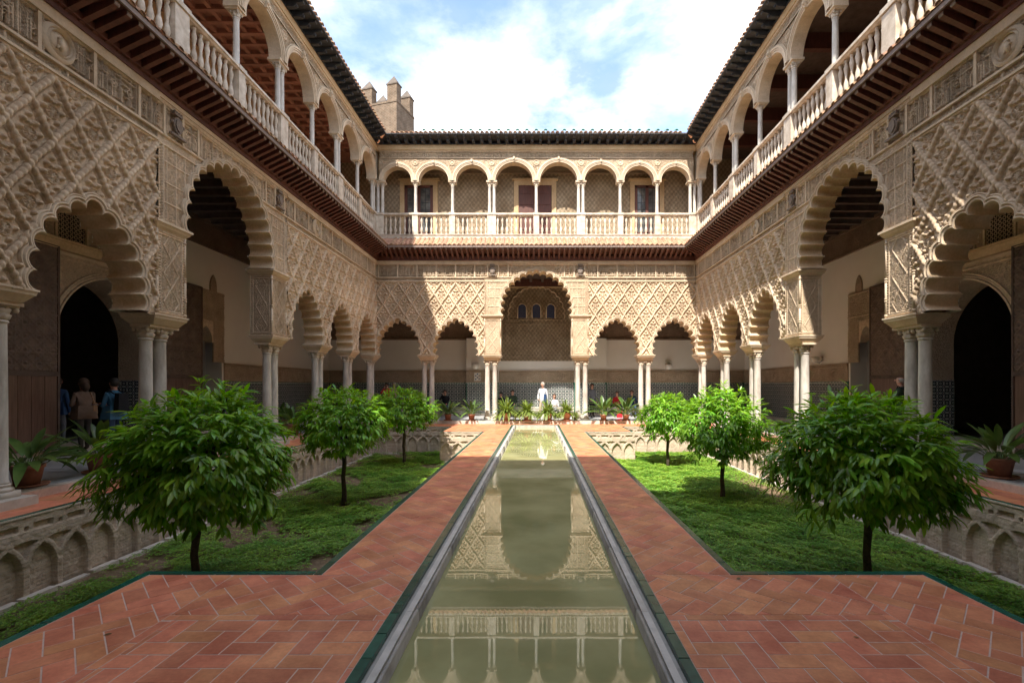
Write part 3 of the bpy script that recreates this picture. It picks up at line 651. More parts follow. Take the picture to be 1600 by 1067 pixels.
def f_ufr(x, z): 
    h = -.02+lace(x, z, .085, .048); return np.where(np.abs(z-12.26) < .02, .055, np.where(np.abs(z-12.56) < .02, .05, h))
def f_sp(w_, ri):
    def f(x, z):
        h = .0+lace(x, z, .11, .042); r = np.hypot(np.abs(x)-w_/2, z-12.05)
        h = np.where(np.abs(r-.115) < .018, .035, h); h = np.where(r < .09, .012+.02*(r < .05), h); return h
    return f
def upper_gallery(label, loc, rz, marks, half, singles, detail=True):
    root = thing('upper_gallery', label, 'gallery', loc, rz, 'open galleries of the upper storey')
    xs = marks; cache = {}
    # pedestal course and rail
    b = MB(); b.box(-half, half, -.02, .30, 8.50, Z_U0+.10); b.box(-half, half, -.05, .30, Z_U0+.10, Z_U0+.14); b.build('parapet_base', M['white_stone'], root)
    b = MB(); b.box(-half, half, -.03, .19, Z_RAIL-.13, Z_RAIL-.09, .0, .03); b.box(-half, half, -.055, .215, Z_RAIL-.09, Z_RAIL-.03); b.box(-half, half, -.035, .195, Z_RAIL-.03, Z_RAIL-.005); b.build('handrail', M['white_stone'], root)
    for i, x in enumerate(xs):
        dbl = i not in singles
        w_ = .40 if dbl else .26
        p = MB(); p.box(x-w_/2, x+w_/2, -.035, .20, Z_U0+.14, Z_RAIL-.13); p.box(x-w_/2-.02, x+w_/2+.02, -.065, .225, Z_RAIL-.10, Z_RAIL+.004); p.build('pedestal', M['white_stone'], root)
        p = MB(); cw = w_/2+.05; p.box(x-cw+.02, x+cw-.02, .0, .32, 11.12, 11.16, 0, .02); p.box(x-cw, x+cw, -.03, .34, 11.16, Z_SP+.03); p.build('impost', M['stucco_pale'], root)
        for q in ((-.105, .105) if dbl else (0,)): column(root, x+q, .12, ('ushaft', None, 'ucap'))
    for a, c in zip(xs[:-1], xs[1:]):
        w_ = round(c-a, 2); ri = w_/2-.17; mid = (a+c)/2
        if w_ not in cache:
            upper_bay(w_, root, mid, ri); m0 = [o for o in COL.objects if o.parent == root and o.name.startswith('arch_wall')][-1]
            me = relief('spandrel_relief', -w_/2, w_/2, Z_SP+.02, 12.27, .013, f_sp(w_, ri), M['stucco'], lambda x, z, ri=ri: np.hypot(x, z-Z_SP-.02) > ri+.185)
            fr = relief('frieze', -w_/2, w_/2, 12.24, 12.60, .013, f_ufr, M['stucco'])
            cache[w_] = (m0, me, fr); obj('spandrel_relief', me, root, (mid, 0, 0)); obj('frieze', fr, root, (mid, 0, 0))
        else:
            m0, me, fr = cache[w_]; o = obj('arch_wall', m0.data, root, (mid, 0, 0))
            for ch in m0.children: obj(ch.name.split('.')[0], ch.data, o)
            obj('spandrel_relief', me, root, (mid, 0, 0)); obj('frieze', fr, root, (mid, 0, 0))
        nb = max(4, int(round((w_-.34)/.215)))
        for k in range(nb):
            x = a+.17+(k+.5)*(w_-.34)/nb; obj('baluster', ME['baluster'], root, (x, .08, Z_U0+.14))
    b = MB(); b.box(-half, half, -.03, .30, 12.60, 12.64, 0, .0); b.box(-half, half, -.06, .30, 12.64, 12.86); b.build('cornice', M['stucco_ochre'], root)
    return root
side_marks = [22.10-2.02*k-YM-.0 for k in range(11)][::-1]
upper_gallery('shaded upper gallery on the left with a red coffered ceiling', (XC-HWX, YM, 0), R(90), side_marks[:-1]+[side_marks[-1]-.12], HLY, [i for i in range(11) if (10-i) % 2 == 1])
rm = [-x for x in (side_marks[:-1]+[side_marks[-1]-.12])][::-1]
upper_gallery('upper gallery on the right with dark beams behind its arches', (XC+HWX, YM, 0), R(-90), rm, HLY, [i for i in range(11) if i % 2 == 1])
upper_gallery('sunlit upper gallery at the far end above the tall arch', (XC, YM+HLY, 0), 0, [-7.27, -5.62, -3.90, -2.07, 0, 2.07, 3.90, 5.62, 7.27], HWX, [1, 2, 4, 6, 7])

# upper roof eaves
PR = .66
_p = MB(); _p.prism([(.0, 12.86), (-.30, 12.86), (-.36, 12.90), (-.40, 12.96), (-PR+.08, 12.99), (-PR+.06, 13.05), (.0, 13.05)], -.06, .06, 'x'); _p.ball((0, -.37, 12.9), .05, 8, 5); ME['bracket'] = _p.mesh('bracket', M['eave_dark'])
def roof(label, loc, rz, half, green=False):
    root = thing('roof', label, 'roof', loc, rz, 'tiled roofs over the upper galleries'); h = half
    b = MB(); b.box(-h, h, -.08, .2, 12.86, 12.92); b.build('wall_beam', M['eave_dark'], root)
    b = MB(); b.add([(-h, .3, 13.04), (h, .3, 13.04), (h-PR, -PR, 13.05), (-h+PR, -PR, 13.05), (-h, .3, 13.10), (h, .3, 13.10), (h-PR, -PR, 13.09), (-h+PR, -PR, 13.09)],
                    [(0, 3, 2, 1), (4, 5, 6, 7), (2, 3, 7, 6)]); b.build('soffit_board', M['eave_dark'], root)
    b = MB(); b.add([(-h+PR, -PR, 13.10), (h-PR, -PR, 13.10), (h+4.5, 4.6, 14.9), (-h-4.5, 4.6, 14.9)], [(0, 1, 2, 3), (3, 2, 1, 0)]); b.build('roof_slope', M['roof_tile'], root)
    n = int((2*h-.2)/.385)
    for i in range(n):
        x = -(n-1)/2*.385+i*.385; e = h-abs(x); obj('bracket', ME['bracket'], root, (x, 0, 0), sc=(1, min(1, max(.2, e/PR)), 1))
    n = int((2*(h-PR)-.25)/.212)
    for i in range(n):
        x = -(n-1)/2*.212+i*.212; obj('roof_tile', ME['top_tile'], root, (x, -PR-.05+random.uniform(-.012, .012), 13.10), rot=(0, random.uniform(-.04, .04), random.uniform(-.03, .03)))
        if green and i % 2 == 0 and x > -h+2.2: obj('green_tile', ME['green_cap'], root, (x+.106, -PR-.02, 13.12))
    return root
roof('left roof eaves with black brackets and round tile ends', (XC-HWX, YM, 0), R(90), HLY)
roof('right roof eaves with black brackets and round tile ends', (XC+HWX, YM, 0), R(-90), HLY)
roof('far roof eaves with green glazed tiles along the top', (XC, YM+HLY, 0), 0, HWX, True)

# ------------------------------------------------------------------ inner walls of the galleries
YB = 3.95
def wall_boxes(mb, rects, y0, y1):
    for x0, x1, z0, z1 in rects: mb.box(x0, x1, y0, y1, z0, z1)
def pointed(hw, zs, zt, n=16):
    rise = zt-zs; c = max(0, (rise**2-hw**2)/(2*hw)); r = hw+c; am = math.acos(c/r)
    rt = [(-c+r*math.cos(am*i/n), zs+r*math.sin(am*i/n)) for i in range(n+1)]
    return [(-x, z) for x, z in rt]+rt[::-1][1:]
def arch_fill(mb, cx, curve, x0, x1, z1, y0, y1, zb):
    """wall piece x0..x1 up to z1 with an arched hole (curve over cx) from zb"""
    xs = [cx+p[0] for p in curve]; zs = [p[1] for p in curve]
    for y, flip in ((y0, 0), (y1, 1)):
        for i in range(len(xs)-1):
            q = [(xs[i], y, zs[i]), (xs[i+1], y, zs[i+1]), (xs[i+1], y, z1), (xs[i], y, z1)]; mb.add(q, [(0, 1, 2, 3) if not flip else (3, 2, 1, 0)])
    for i in range(len(xs)-1): mb.add([(xs[i], y0, zs[i]), (xs[i], y1, zs[i]), (xs[i+1], y1, zs[i+1]), (xs[i+1], y0, zs[i+1])], [(0, 1, 2, 3)])
    mb.box(x0, xs[0], y0, y1, zb, z1); mb.box(xs[-1], x1, y0, y1, zb, z1)

def dado(root, x0, x1, y, z0=Z_FL, green=True, depth=.02):
    d = MB(); d.box(x0, x1, y-depth, y, z0+.12, 1.82); o = d.build('dado', M['zellige'], root)
    b = MB(); b.box(x0, x1, y-depth-.004, y, 1.82, 1.90); b.build('dado_border', M['green_tile'], o)
    t = MB(); n = int((x1-x0)/.09)
    for i in range(n):
        xx = x0+.045+i*.09; t.add([(xx-.04, y-depth-.008, 1.835), (xx+.04, y-depth-.008, 1.835), (xx, y-depth-.008, 1.895)], [(0, 1, 2)])
    m_ = t.build('white_triangles', M['whitewash'], o); m_['kind'] = 'stuff'
    s = MB(); s.box(x0, x1, y-depth-.01, y, z0, z0+.12); s.build('skirting', M['kerb'], o)
    b = MB(); b.box(x0, x1, y-.03, y, 1.90, 2.52); b.box(x0, x1, y-.07, y, 2.50, 2.56); cb_ = b.build('carved_band', M['carved'], root)
    for i in range(max(1, int((x1-x0)/1.35))): obj('band_relief', ME['band'], cb_, (x0+i*(x1-x0)/max(1, int((x1-x0)/1.35)), y-.031, 0), sc=((x1-x0)/max(1, int((x1-x0)/1.35))/1.35, 1, 1))
    if green:
        for xx in (x0, x1):
            g = MB(); g.box(xx-.025, xx+.025, y-depth-.012, y, z0+.12, 1.9); g.build('green_edge', M['green_tile'], o)
_cvd = pointed(1.42, 2.95, 4.55, 24); _cx = np.array([p[0] for p in _cvd]); _cz = np.array([p[1] for p in _cvd])
def f_sur(x, z):
    h = -.004+lace(x, z, .13, .034); fr = (np.abs(np.abs(x)-1.80) < .02) | (np.abs(z-4.80) < .02); h = np.where(fr, .035, h)
    return np.where((np.abs(x) > 1.82) | (z > 4.82), .004+lace(x, z, .075, .02), h)
ME['sur'] = relief('surround_relief', -1.96, 1.96, 2.96, 4.88, .016, f_sur, M['stucco'], lambda x, z: (z > np.interp(x, _cx, _cz)*1.0+.16) | (np.abs(x) > 1.58))
def f_band(x, z):
    h = lace(x, z, .09, .026); u = np.mod(x, 1.35)-.675; r = np.abs(np.hypot(u, z-2.2)-.15); h = np.where(r < .016, .035, h); h = np.where(np.hypot(u, z-2.2) < .10, .0+.03*(np.abs(curl(x, z, .08)) > .4), h)
    fr = (np.abs(np.abs(z-2.2)-.255) < .014) | ((np.abs(np.abs(u)-.48) < .014) & (np.abs(z-2.2) < .25)); return np.where(fr, .034, h)
ME['band'] = relief('band_relief', 0, 1.35, 1.91, 2.49, .018, f_band, M['stucco_aged'])
def f_door(x, z):
    a = np.abs(np.mod(x+z, .30)-.15); b_ = np.abs(np.mod(x-z, .30)-.15); c = np.abs(np.mod(x, .30)-.15); d = np.abs(np.mod(z, .30)-.15)
    h = np.where((a < .018) | (b_ < .018), .022, 0); h = np.where((np.abs(c-.075) < .012) | (np.abs(d-.075) < .012), np.maximum(h, .016), h); r = np.hypot(c, d); return np.where(r < .03, .03, h)
_wd = mat('carved_door', (.11, .070, .052), (.20, .135, .10), scale=4, rough=.55, bump=.001)
ME['doorrel'] = relief('carved_panel', -.84, .84, 2.09, 4.98, .018, f_door, _wd)
def f_win(x, z):
    h = .004+lace(x, z, .085, .03); fr = (np.abs(np.abs(x)-1.22) < .016) | (np.abs(z-4.98) < .016) | (np.abs(z-4.18) < .014); return np.where(fr, .03, h)
ME['winrel'] = relief('surround_relief', -1.29, 1.29, 2.58, 5.04, .017, f_win, M['stucco_aged'], lambda x, z: (z > 4.02) | (np.abs(x) > .75))
def side_wall(label, loc, rz, sg):
    root = thing('gallery_wall', label, 'wall', loc, rz, 'inner walls of the galleries')
    dc = sg*.96; H = HLY+4.5
    T = 1.0; y0, y1 = YB, YB+T
    w_ = MB()
    rects = [(-H, dc-2.0, 0, 6.5), (dc+2.0, H, 0, 6.5), (dc-2.0, dc+2.0, 5.05, 6.5)]
    # twin window hole between 3.15 and 5.3 from door centre on the far side
    wx = dc+sg*3.3
    a0, a1 = sorted((dc+sg*2.0, sg*H)); b0, b1 = wx-1.25, wx+1.25
    rects = [r for r in rects if not (abs(r[0]-a0) < .01 and abs(r[1]-a1) < .01)]
    rects += [(a0, b0, 0, 6.5), (b1, a1, 0, 6.5), (b0, b1, 4.0, 6.5), (b0, b1, 0, 1.1)]
    wall_boxes(w_, rects, y0, y1); w_.build('wall', M['whitewash'], root)
    # carved frieze above the plaster
    f = MB(); f.box(-H, H, y0-.08, y0+.2, 6.5, 6.56); f.box(-H, H, y0-.04, y0+.2, 6.56, 7.30); f.box(-H, H, y0-.12, y0+.2, 7.3, 7.42); f.build('wood_frieze', M['carved_brown'], root)
    # door surround with pointed arch
    p = MB(); cv = pointed(1.42, 2.95, 4.55); arch_fill(p, dc, cv, dc-2.0, dc+2.0, 5.05, y0, y1, 0)
    ds = p.build('door_surround', M['carved_fine'], root)
    q = MB()
    for (o_, yy) in ((0, -.05), (.06, -.03), (.13, -.06)):
        c1 = [(x*(1.42+o_)/1.42, 2.95+(z-2.95)*(1.6+o_)/1.6) for x, z in cv]; c2 = [(x*(1.42+o_+.045)/1.42, 2.95+(z-2.95)*(1.6+o_+.045)/1.6) for x, z in cv]
        vs = []
        for (x_, z_), (x2, z2) in zip(c1, c2): vs += [(dc+x_, y0+.0, z_), (dc+x_, y0+yy, z_), (dc+x2, y0+yy, z2), (dc+x2, y0+.0, z2)]
        q.add(vs, [(i*4+j, i*4+j+1, i*4+j+5, i*4+j+4) for i in range(len(c1)-1) for j in range(3)])
    q.build('door_archivolt', M['stucco'], ds); obj('surround_relief', ME['sur'], ds, (dc, y0-.012, 0))
    fr = MB(); 
    for s in (-1, 1): fr.box(dc+s*1.96-.04, dc+s*1.96+.04, y0-.05, y0, 2.0, 5.05)
    fr.box(dc-2.0, dc+2.0, y0-.05, y0, 4.88, 4.96); fr.build('door_frame', M['stucco_pale'], ds)
    co = MB(); co.box(dc-2.1, dc+2.1, y0-.14, y0, 4.98, 5.16, -.04, 0); co.box(dc-2.1, dc+2.1, y0-.22, y0, 5.16, 5.22); co.build('sill_cornice', M['stucco_ochre'], ds)
    # alabaster niches and tiles beside the opening
    for s in (-1, 1):
        x0_, x1_ = sorted((dc+s*1.42, dc+s*1.98))
        n_ = MB(); n_.box(x0_, x1_, y0-.05, y0, 1.95, 2.85); n_.build('niche_panel', M['stucco_pale'], ds)
        n_ = MB(); cvn = pointed(.16, 2.35, 2.62, 6); xm = (x0_+x1_)/2
        n_.prism([(xm+x, z) for x, z in cvn]+[(xm+.16, 2.02), (xm-.16, 2.02)], y0-.062, y0-.05, 'y'); n_.build('niche', M['slab'], ds)
        for zz_, hh in ((2.72, .04), (1.96, .04)): 
            n_ = MB(); n_.box(x0_+.02, x1_-.02, y0-.075, y0-.05, zz_, zz_+hh); n_.build('niche_rail', M['stucco'], ds)
        n_ = MB(); n_.box(x0_, x1_, y0-.045, y0, .25, 1.80); n_.build('tile_panel', M['zellige'], ds)
        n_ = MB(); n_.box(x0_, x1_, y0-.05, y0, 1.80, 1.95); n_.build('tile_border', M['green_tile'], ds)
        xj = dc+s*1.42
        n_ = MB(); n_.box(min(xj, xj-s*.02), max(xj, xj-s*.02), y0, y1, .25, 1.9); n_.build('jamb_tiles', M['zellige'], ds)
    # three lattice windows over the door
    for k in (-1, 0, 1):
        lx = dc+k*1.05
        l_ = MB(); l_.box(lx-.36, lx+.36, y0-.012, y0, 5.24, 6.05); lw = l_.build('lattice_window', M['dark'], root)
        g = MB()
        for i in range(7):
            for j in range(8):
                x_ = lx-.33+i*.11; z_ = 5.28+j*.105
                g.add([(x_+.052*math.cos(a)*s_, y0-.028, z_+.052*math.sin(a)*s_) for a in [math.pi/3*q for q in range(6)] for s_ in (1, .55)], [(q*2, (q*2+2) % 12, (q*2+3) % 12, q*2+1) for q in range(6)])
        g.build('lattice', M['carved_fine'], lw)
        g = MB(); g.box(lx-.42, lx-.36, y0-.06, y0, 5.22, 6.1); g.box(lx+.36, lx+.42, y0-.06, y0, 5.22, 6.1); g.box(lx-.42, lx+.42, y0-.06, y0, 6.05, 6.15); g.build('window_frame', M['stucco'], lw)
    for k in (-.5, .5, -1.5, 1.5):
        g = MB(); g.box(dc+k*1.05-.10, dc+k*1.05+.10, y0-.035, y0, 5.22, 6.15); g.build('carved_strip', M['carved_fine'], root)
    # threshold and dark room behind
    g = MB(); g.box(dc-1.5, dc+1.5, y0-.12, y1+.2, Z_FL, Z_FL+.11); g.build('threshold', M['kerb'], root)
    rm_ = MB(); X0, X1, Y0_, Y1_ = dc-4.2, dc+4.2, y1+.0, y1+4.5
    rm_.add([(X0, Y0_, 0), (X1, Y0_, 0), (X1, Y1_, 0), (X0, Y1_, 0), (X0, Y0_, 6), (X1, Y0_, 6), (X1, Y1_, 6), (X0, Y1_, 6)], [(3, 2, 6, 7), (0, 3, 7, 4), (1, 5, 6, 2), (4, 7, 6, 5)]); rm_.build('dark_room', mat('room_plaster', (.20, .17, .14), (.28, .24, .2), rough=.9), root); dr = MB(); dr.box(X0, X1, Y1_-.06, Y1_-.02, .2, 1.9); dr.build('dado', M['zellige'], root); dr = MB(); dr.prism([(dc+x-.3, z-.6) for x, z in pointed(.55, 2.6, 3.4, 8)]+[(dc+.25, .3), (dc-.85, .3)], Y1_-.1, Y1_-.03, 'y'); dr.build('inner_doorway', M['dark'], root)
    fl = MB(); fl.box(X0, X1, Y0_, Y1_, .05, .2); fl.build('room_floor', M['grey_door'], root)
    # wooden door leaves folded against the wall
    for (cx_, w2) in ((dc-sg*2.35, .85), (dc+sg*2.75-sg*.25, .0)):
        if w2 == 0: cx_ = dc+sg*2.45; w2 = .86
        z0_ = .28
        up = MB(); up.box(cx_-w2, cx_+w2, y0-.13, y0-.06, 2.05, 5.0); lf = up.build('door_leaf', M['wood_door'], root); obj('carved_panel', ME['doorrel'], lf, (cx_, y0-.131, 0))
        lo = MB(); 
        for i in range(6): lo.box(cx_-w2+i*w2/3+.005, cx_-w2+(i+1)*w2/3-.005, y0-.13, y0-.06, z0_, 1.98)
        lo.build('lower_boards', M['wood_plain'], lf)
        fr = MB(); fr.box(cx_-w2-.03, cx_+w2+.03, y0-.16, y0-.05, 1.96, 2.07); fr.box(cx_-w2-.05, cx_-w2, y0-.15, y0-.05, z0_, 5.05); fr.box(cx_+w2, cx_+w2+.05, y0-.15, y0-.05, z0_, 5.05); fr.box(cx_-w2, cx_+w2, y0-.15, y0-.05, 5.0, 5.06); fr.build('leaf_frame', M['wood_dark'], lf)
    # twin window: carved surround, two arches, thin column, grey shutter
    sv = MB(); cvw = pointed(.30, 3.30, 3.80, 8)
    sv.box(wx-1.30, wx+1.30, y0-.05, y0, 4.0, 5.05)
    sv.box(wx-1.30, wx-.74, y0-.05, y0, 2.56, 4.0); sv.box(wx+.74, wx+1.30, y0-.05, y0, 2.56, 4.0); su = sv.build('window_surround', M['carved'], root); obj('surround_relief', ME['winrel'], su, (wx, y0-.051, 0))
    for s in (-1, 1):
        a = MB(); arch_fill(a, wx+s*.37, cvw, wx+s*.37-.37, wx+s*.37+.37, 4.0, y0-.045, y0+.3, 3.25); a.build('window_arch', M['stucco'], su)
        fi = MB(); fx = wx+s*.75; cvf = pointed(.16, 5.2, 5.62, 6); fi.prism([(fx+x, z) for x, z in cvf]+[(fx+.16, 5.05), (fx-.16, 5.05)], y0-.05, y0, 'y'); fi.build('finial_niche', M['carved'], su)
    c_ = MB(); c_.lathe([(.10, 1.2), (.10, 1.28), (.065, 1.32), (.06, 3.0), (.075, 3.02), (.06, 3.05), (.12, 3.24), (.12, 3.28)], (wx, y0+.12, 0), 16); c_.build('window_column', M['wood_dark'], su, True)
    sh = MB(); sh.box(wx+sg*.25-.02, wx+sg*.7, y0+.22, y0+.26, 1.12, 3.3) if sg > 0 else sh.box(wx-.7, wx-.25, y0+.22, y0+.26, 1.12, 3.3); sh.build('grey_shutter', M['grey_door'], su)
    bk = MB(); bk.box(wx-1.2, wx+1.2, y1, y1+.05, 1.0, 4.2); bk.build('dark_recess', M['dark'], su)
    sl = MB(); sl.box(wx-.9, wx+.9, y0-.02, y1, 1.05, 1.14); sl.build('sill', M['kerb'], su)
    # dado
    if sg > 0: dado(root, b1+.1, H, y0); dado(root, -H, dc-3.3, y0)
    else: dado(root, -H, b0-.1, y0); dado(root, dc+3.3, H, y0)
    z_ = MB(); z_.box(b0, b1, y0-.02, y0, .2, 1.02); z_.build('dado', M['zellige'], root)
    # wall lamp holders
    return root
side_wall('white gallery wall behind the left arcade with a dark arched doorway', (XC-HWX, YM, 0), R(90), 1)
side_wall('white gallery wall behind the right arcade with a dark arched doorway', (XC+HWX, YM, 0), R(-90), -1)

def far_wall():
    root = thing('gallery_wall', 'white and carved gallery wall behind the far arcade with three blue windows', 'wall', (XC, YM+HLY, 0), 0, 'inner walls of the galleries')
    y0 = YB; w_ = MB(); w_.box(-12, 12, y0, y0+.5, 0, 7.5); w_.box(-3.75, -2.05, y0-.5, y0, 0, 4.27); w_.box(2.05, 3.75, y0-.5, y0, 0, 4.27); w_.build('wall', M['whitewash'], root)
    for s in (-1, 1):
        x0, x1 = sorted((s*2.05, s*11.4)); f = MB(); f.box(x0, x1, y0-.10, y0, 4.27, 5.3); f.box(x0, x1, y0-.18, y0-.0, 4.22, 4.30); f.build('wood_frieze', M['carved_brown'], root)
        f = MB(); f.box(x0, x1, y0-.12, y0, 5.3, 7.5); f.build('dark_upper_wall', M['wood_dark'], root)
        b = MB(); x0, x1 = sorted((s*2.05, s*3.75)); dado(root, x0, x1, y0-.5); dado(root, *sorted((s*3.75, s*11.3)), y0)
    dado(root, -2.05, 2.05, y0, green=False)
    zb = 3.08
    def fc(x, z):
        ax = np.abs(x); h = lace(x, z, .09, .03)
        e = np.minimum(1.9-ax, z-zb)
        h = np.where(np.abs(e-.28) < .02, .03, h); h = np.where((np.abs(z-5.1) < .025) | (np.abs(z-5.33) < .02), .04, h)
        h = np.where((z > 5.1) & (z < 5.33) & (np.abs(np.mod(x, .26)-.13) < .02), .035, h)
        return h
    me = relief('carved_field', -2.04, 2.04, zb, 7.05, .02, fc, M['carved_fine']); me.materials[0] = M['diaper']; obj('carved_field', me, root, (0, y0-.02, 0))
    b = MB(); b.box(-2.04, 2.04, y0-.10, y0, 7.05, 7.12); b.build('ochre_rail', M['stucco_ochre'], root); b = MB(); b.box(-2.1, 2.1, y0-.2, y0, 7.12, 7.5); b.build('wood_beam', M['wood'], root)
    cs, d = centres(1.35, 5.35, 6.75, 7)
    obj('lobed_moulding', lobed_ring('lobed_moulding', cs, d, .55*d, [(0, .0), (0, -.08), (.03, -.1), (.06, -.08), (.07, 0)], M['stucco']), root, (0, y0-.03, 0))
    for x in (-.78, 0, .78):
        cv = pointed(.21, 5.95, 6.16, 8)
        p = MB(); p.prism([(x+a, z) for a, z in cv]+[(x+.21, 5.42), (x-.21, 5.42)], y0-.075, y0-.03, 'y'); wo = p.build('window', M['glass_blue'], root)
        q = MB(); pts = [(x-.24, y0-.09, 5.40)]+[(x+a*1.14, y0-.09, 5.95+(z-5.95)*1.14) for a, z in cv]+[(x+.24, y0-.09, 5.40)]; q.tube(pts, .03, 6); q.build('window_frame', M['stucco_pale'], wo, True)
    be = MB(); be.box(-11, 11, y0-.42, y0-.02, Z_FL, .55) if False else None
    for x0, x1, yy in ((-2.05, 2.05, y0), (-7.6, -3.75, y0), (3.75, 7.6, y0)):
        be = MB(); be.box(x0+.03, x1-.03, yy-.42, yy-.025, Z_FL, .50); be.box(x0+.03, x1-.03, yy-.45, yy-.025, .50, .56); be.build('stone_bench', M['kerb'], root)
    p = MB(); p.box(-3.32, -2.98, y0-.5-.045, y0-.5-.03, 2.0, 2.42); pl = p.build('wall_plaque', M['whitewash'], root)
    q = MB()
    for r_ in range(4):
        for c in range(3):
            if (r_+c) % 2 == 0: q.box(-3.28+c*.09, -3.21+c*.09, y0-.552, y0-.545, 2.05+r_*.09, 2.11+r_*.09)
    q.build('plaque_pattern', M['c_navy'], pl)
far_wall()
# near gallery wall behind the camera (closes the room)
nw = MB(); nw.box(-12, 12, -2.57, -2.2, 0, 7.5); tag(nw.build('gallery_wall', M['whitewash']), 'white gallery wall behind the viewer', 'wall')

# ceilings of the lower galleries
def slab_ring(name, z0, z1, m, inn=0.0):
    mb = MB(); xi = HWX+TH*.0+inn; yi = HLY+inn; xo = HWX+5.0; yo = HLY+5.0
    mb.box(XC-xo, XC-xi, YM-yo, YM+yo, z0, z1); mb.box(XC+xi, XC+xo, YM-yo, YM+yo, z0, z1); mb.box(XC-xi, XC+xi, YM+yi, YM+yo, z0, z1); mb.box(XC-xi, XC+xi, YM-yo, YM-yi, z0, z1)
    return mb, m, name
gc = thing('gallery_ceiling', 'dark timber ceiling over the lower galleries', 'ceiling')
mb, m, nm = slab_ring('ceiling_boards', 7.52, 8.28, M['wood_dark'], .02); mb.build(nm, m, gc)
_p = MB(); _p.box(-YB, 0, -.07, .07, 7.34, 7.52); ME['gbeam'] = _p.mesh('ceiling_beam', M['wood_dark'])
for i in range(34):
    y = YM-HLY+.3+i*.62
    obj('ceiling_beam', ME['gbeam'], gc, (XC-HWX-.02, y, 0)); obj('ceiling_beam', ME['gbeam'], gc, (XC+HWX+.02, y, 0), rz=math.pi)
for i in range(24):
    obj('ceiling_beam', ME['gbeam'], gc, (XC-HWX+.3+i*.62, YM+HLY+.02, 0), rz=R(-90))
uf = thing('upper_gallery_shell', 'ceiling and plaster back walls of the upper galleries', 'gallery')
mb, m, nm = slab_ring('upper_floor', 8.285, 8.60, M['stucco_ochre'], .02); mb.build(nm, m, uf)
# upper ceilings
UZ = 12.50; UD = 3.3
mb = MB(); mb.box(XC-HWX-UD-.3, XC-HWX-.34, YM-HLY, YM+HLY+1.25, UZ+.12, UZ+.3); mb.build('coffer_boards', M['coffer'], uf)
_p = MB(); _p.box(-UD-.3, -.34, -.06, .06, UZ-.02, UZ+.115); ME['cb'] = _p.mesh('coffer_beam', M['coffer'])
_p = MB(); _p.box(-.06, .06, YM-HLY, YM+HLY, UZ, UZ+.117); ME['cb2'] = _p.mesh('coffer_beam', M['coffer'])
for i in range(45): obj('coffer_beam', ME['cb'], uf, (XC-HWX, YM-HLY+.2+i*.465, 0))
for i in range(7): obj('coffer_beam', ME['cb2'], uf, (XC-HWX-.5-i*.465, 0, 0))
mb = MB(); mb.box(XC+HWX+.34, XC+HWX+UD+.3, YM-HLY, YM+HLY+1.25, UZ+.3, UZ+.45); mb.build('ceiling_boards', M['wood_dark'], uf)
_p = MB(); _p.box(.34, UD, -.09, .09, UZ-.2, UZ+.3); ME['db'] = _p.mesh('ceiling_beam', M['wood'])
for i in range(11): obj('ceiling_beam', ME['db'], uf, (XC+HWX, YM+HLY-1.0-i*2.02, 0))
mb = MB(); mb.box(XC-HWX, XC+HWX, YM+HLY+.34, YM+HLY+UD+1, UZ+.2, UZ+.4); mb.build('ceiling_boards', M['wood_dark'], uf)
for xa in (XC-HWX-UD-.3, XC+HWX+UD):
    mb = MB(); mb.box(xa, xa+.3, YM-HLY-4, YM+HLY+4, 8.6, 13.0); mb.build('side_back_wall', M['stucco_ochre'], uf)
for xa in (XC-HWX-.42, XC+HWX+.02):
    mb = MB(); mb.box(xa, xa+.40, YM+HLY+.02, YM+HLY+.42, 11.22, 13.0); mb.build('corner_post', M['stucco_pale'], uf)
# mouldings and arch heads on the right upper wall
for i in range(9):
    yy = YM+HLY-2.0-i*2.02
    q = MB(); ring_arc(q, .72, .86, -.07, .0, 10.9); q.build('blind_arch', M['stucco_pale'], uf, loc=(XC+HWX+UD, yy, 0), rz=R(-90))
    q = MB(); q.box(-.6, .6, -.03, 0, 8.6, 10.9); q.build('door_leaf', M['wood'], uf, loc=(XC+HWX+UD, yy, 0), rz=R(-90))
UBW = thing('upper_back_wall', 'patterned wall behind the far upper gallery with door and two windows', 'wall', (XC, YM+HLY+1.2, 0))
b = MB(); b.box(-11, 11, 0, .3, 9.0, 13.0); b.build('patterned_plaster', M['diaper'], UBW)
b = MB(); b.box(-11, 11, -.015, .3, 8.6, 9.0); b.build('dado', M['zellige'], UBW)
b = MB(); b.box(-8.5, 8.5, -.05, 0, 12.05, 12.13); b.box(-8.5, 8.5, -.02, 0, 12.13, 12.5); b.build('top_frieze', M['carved'], UBW)
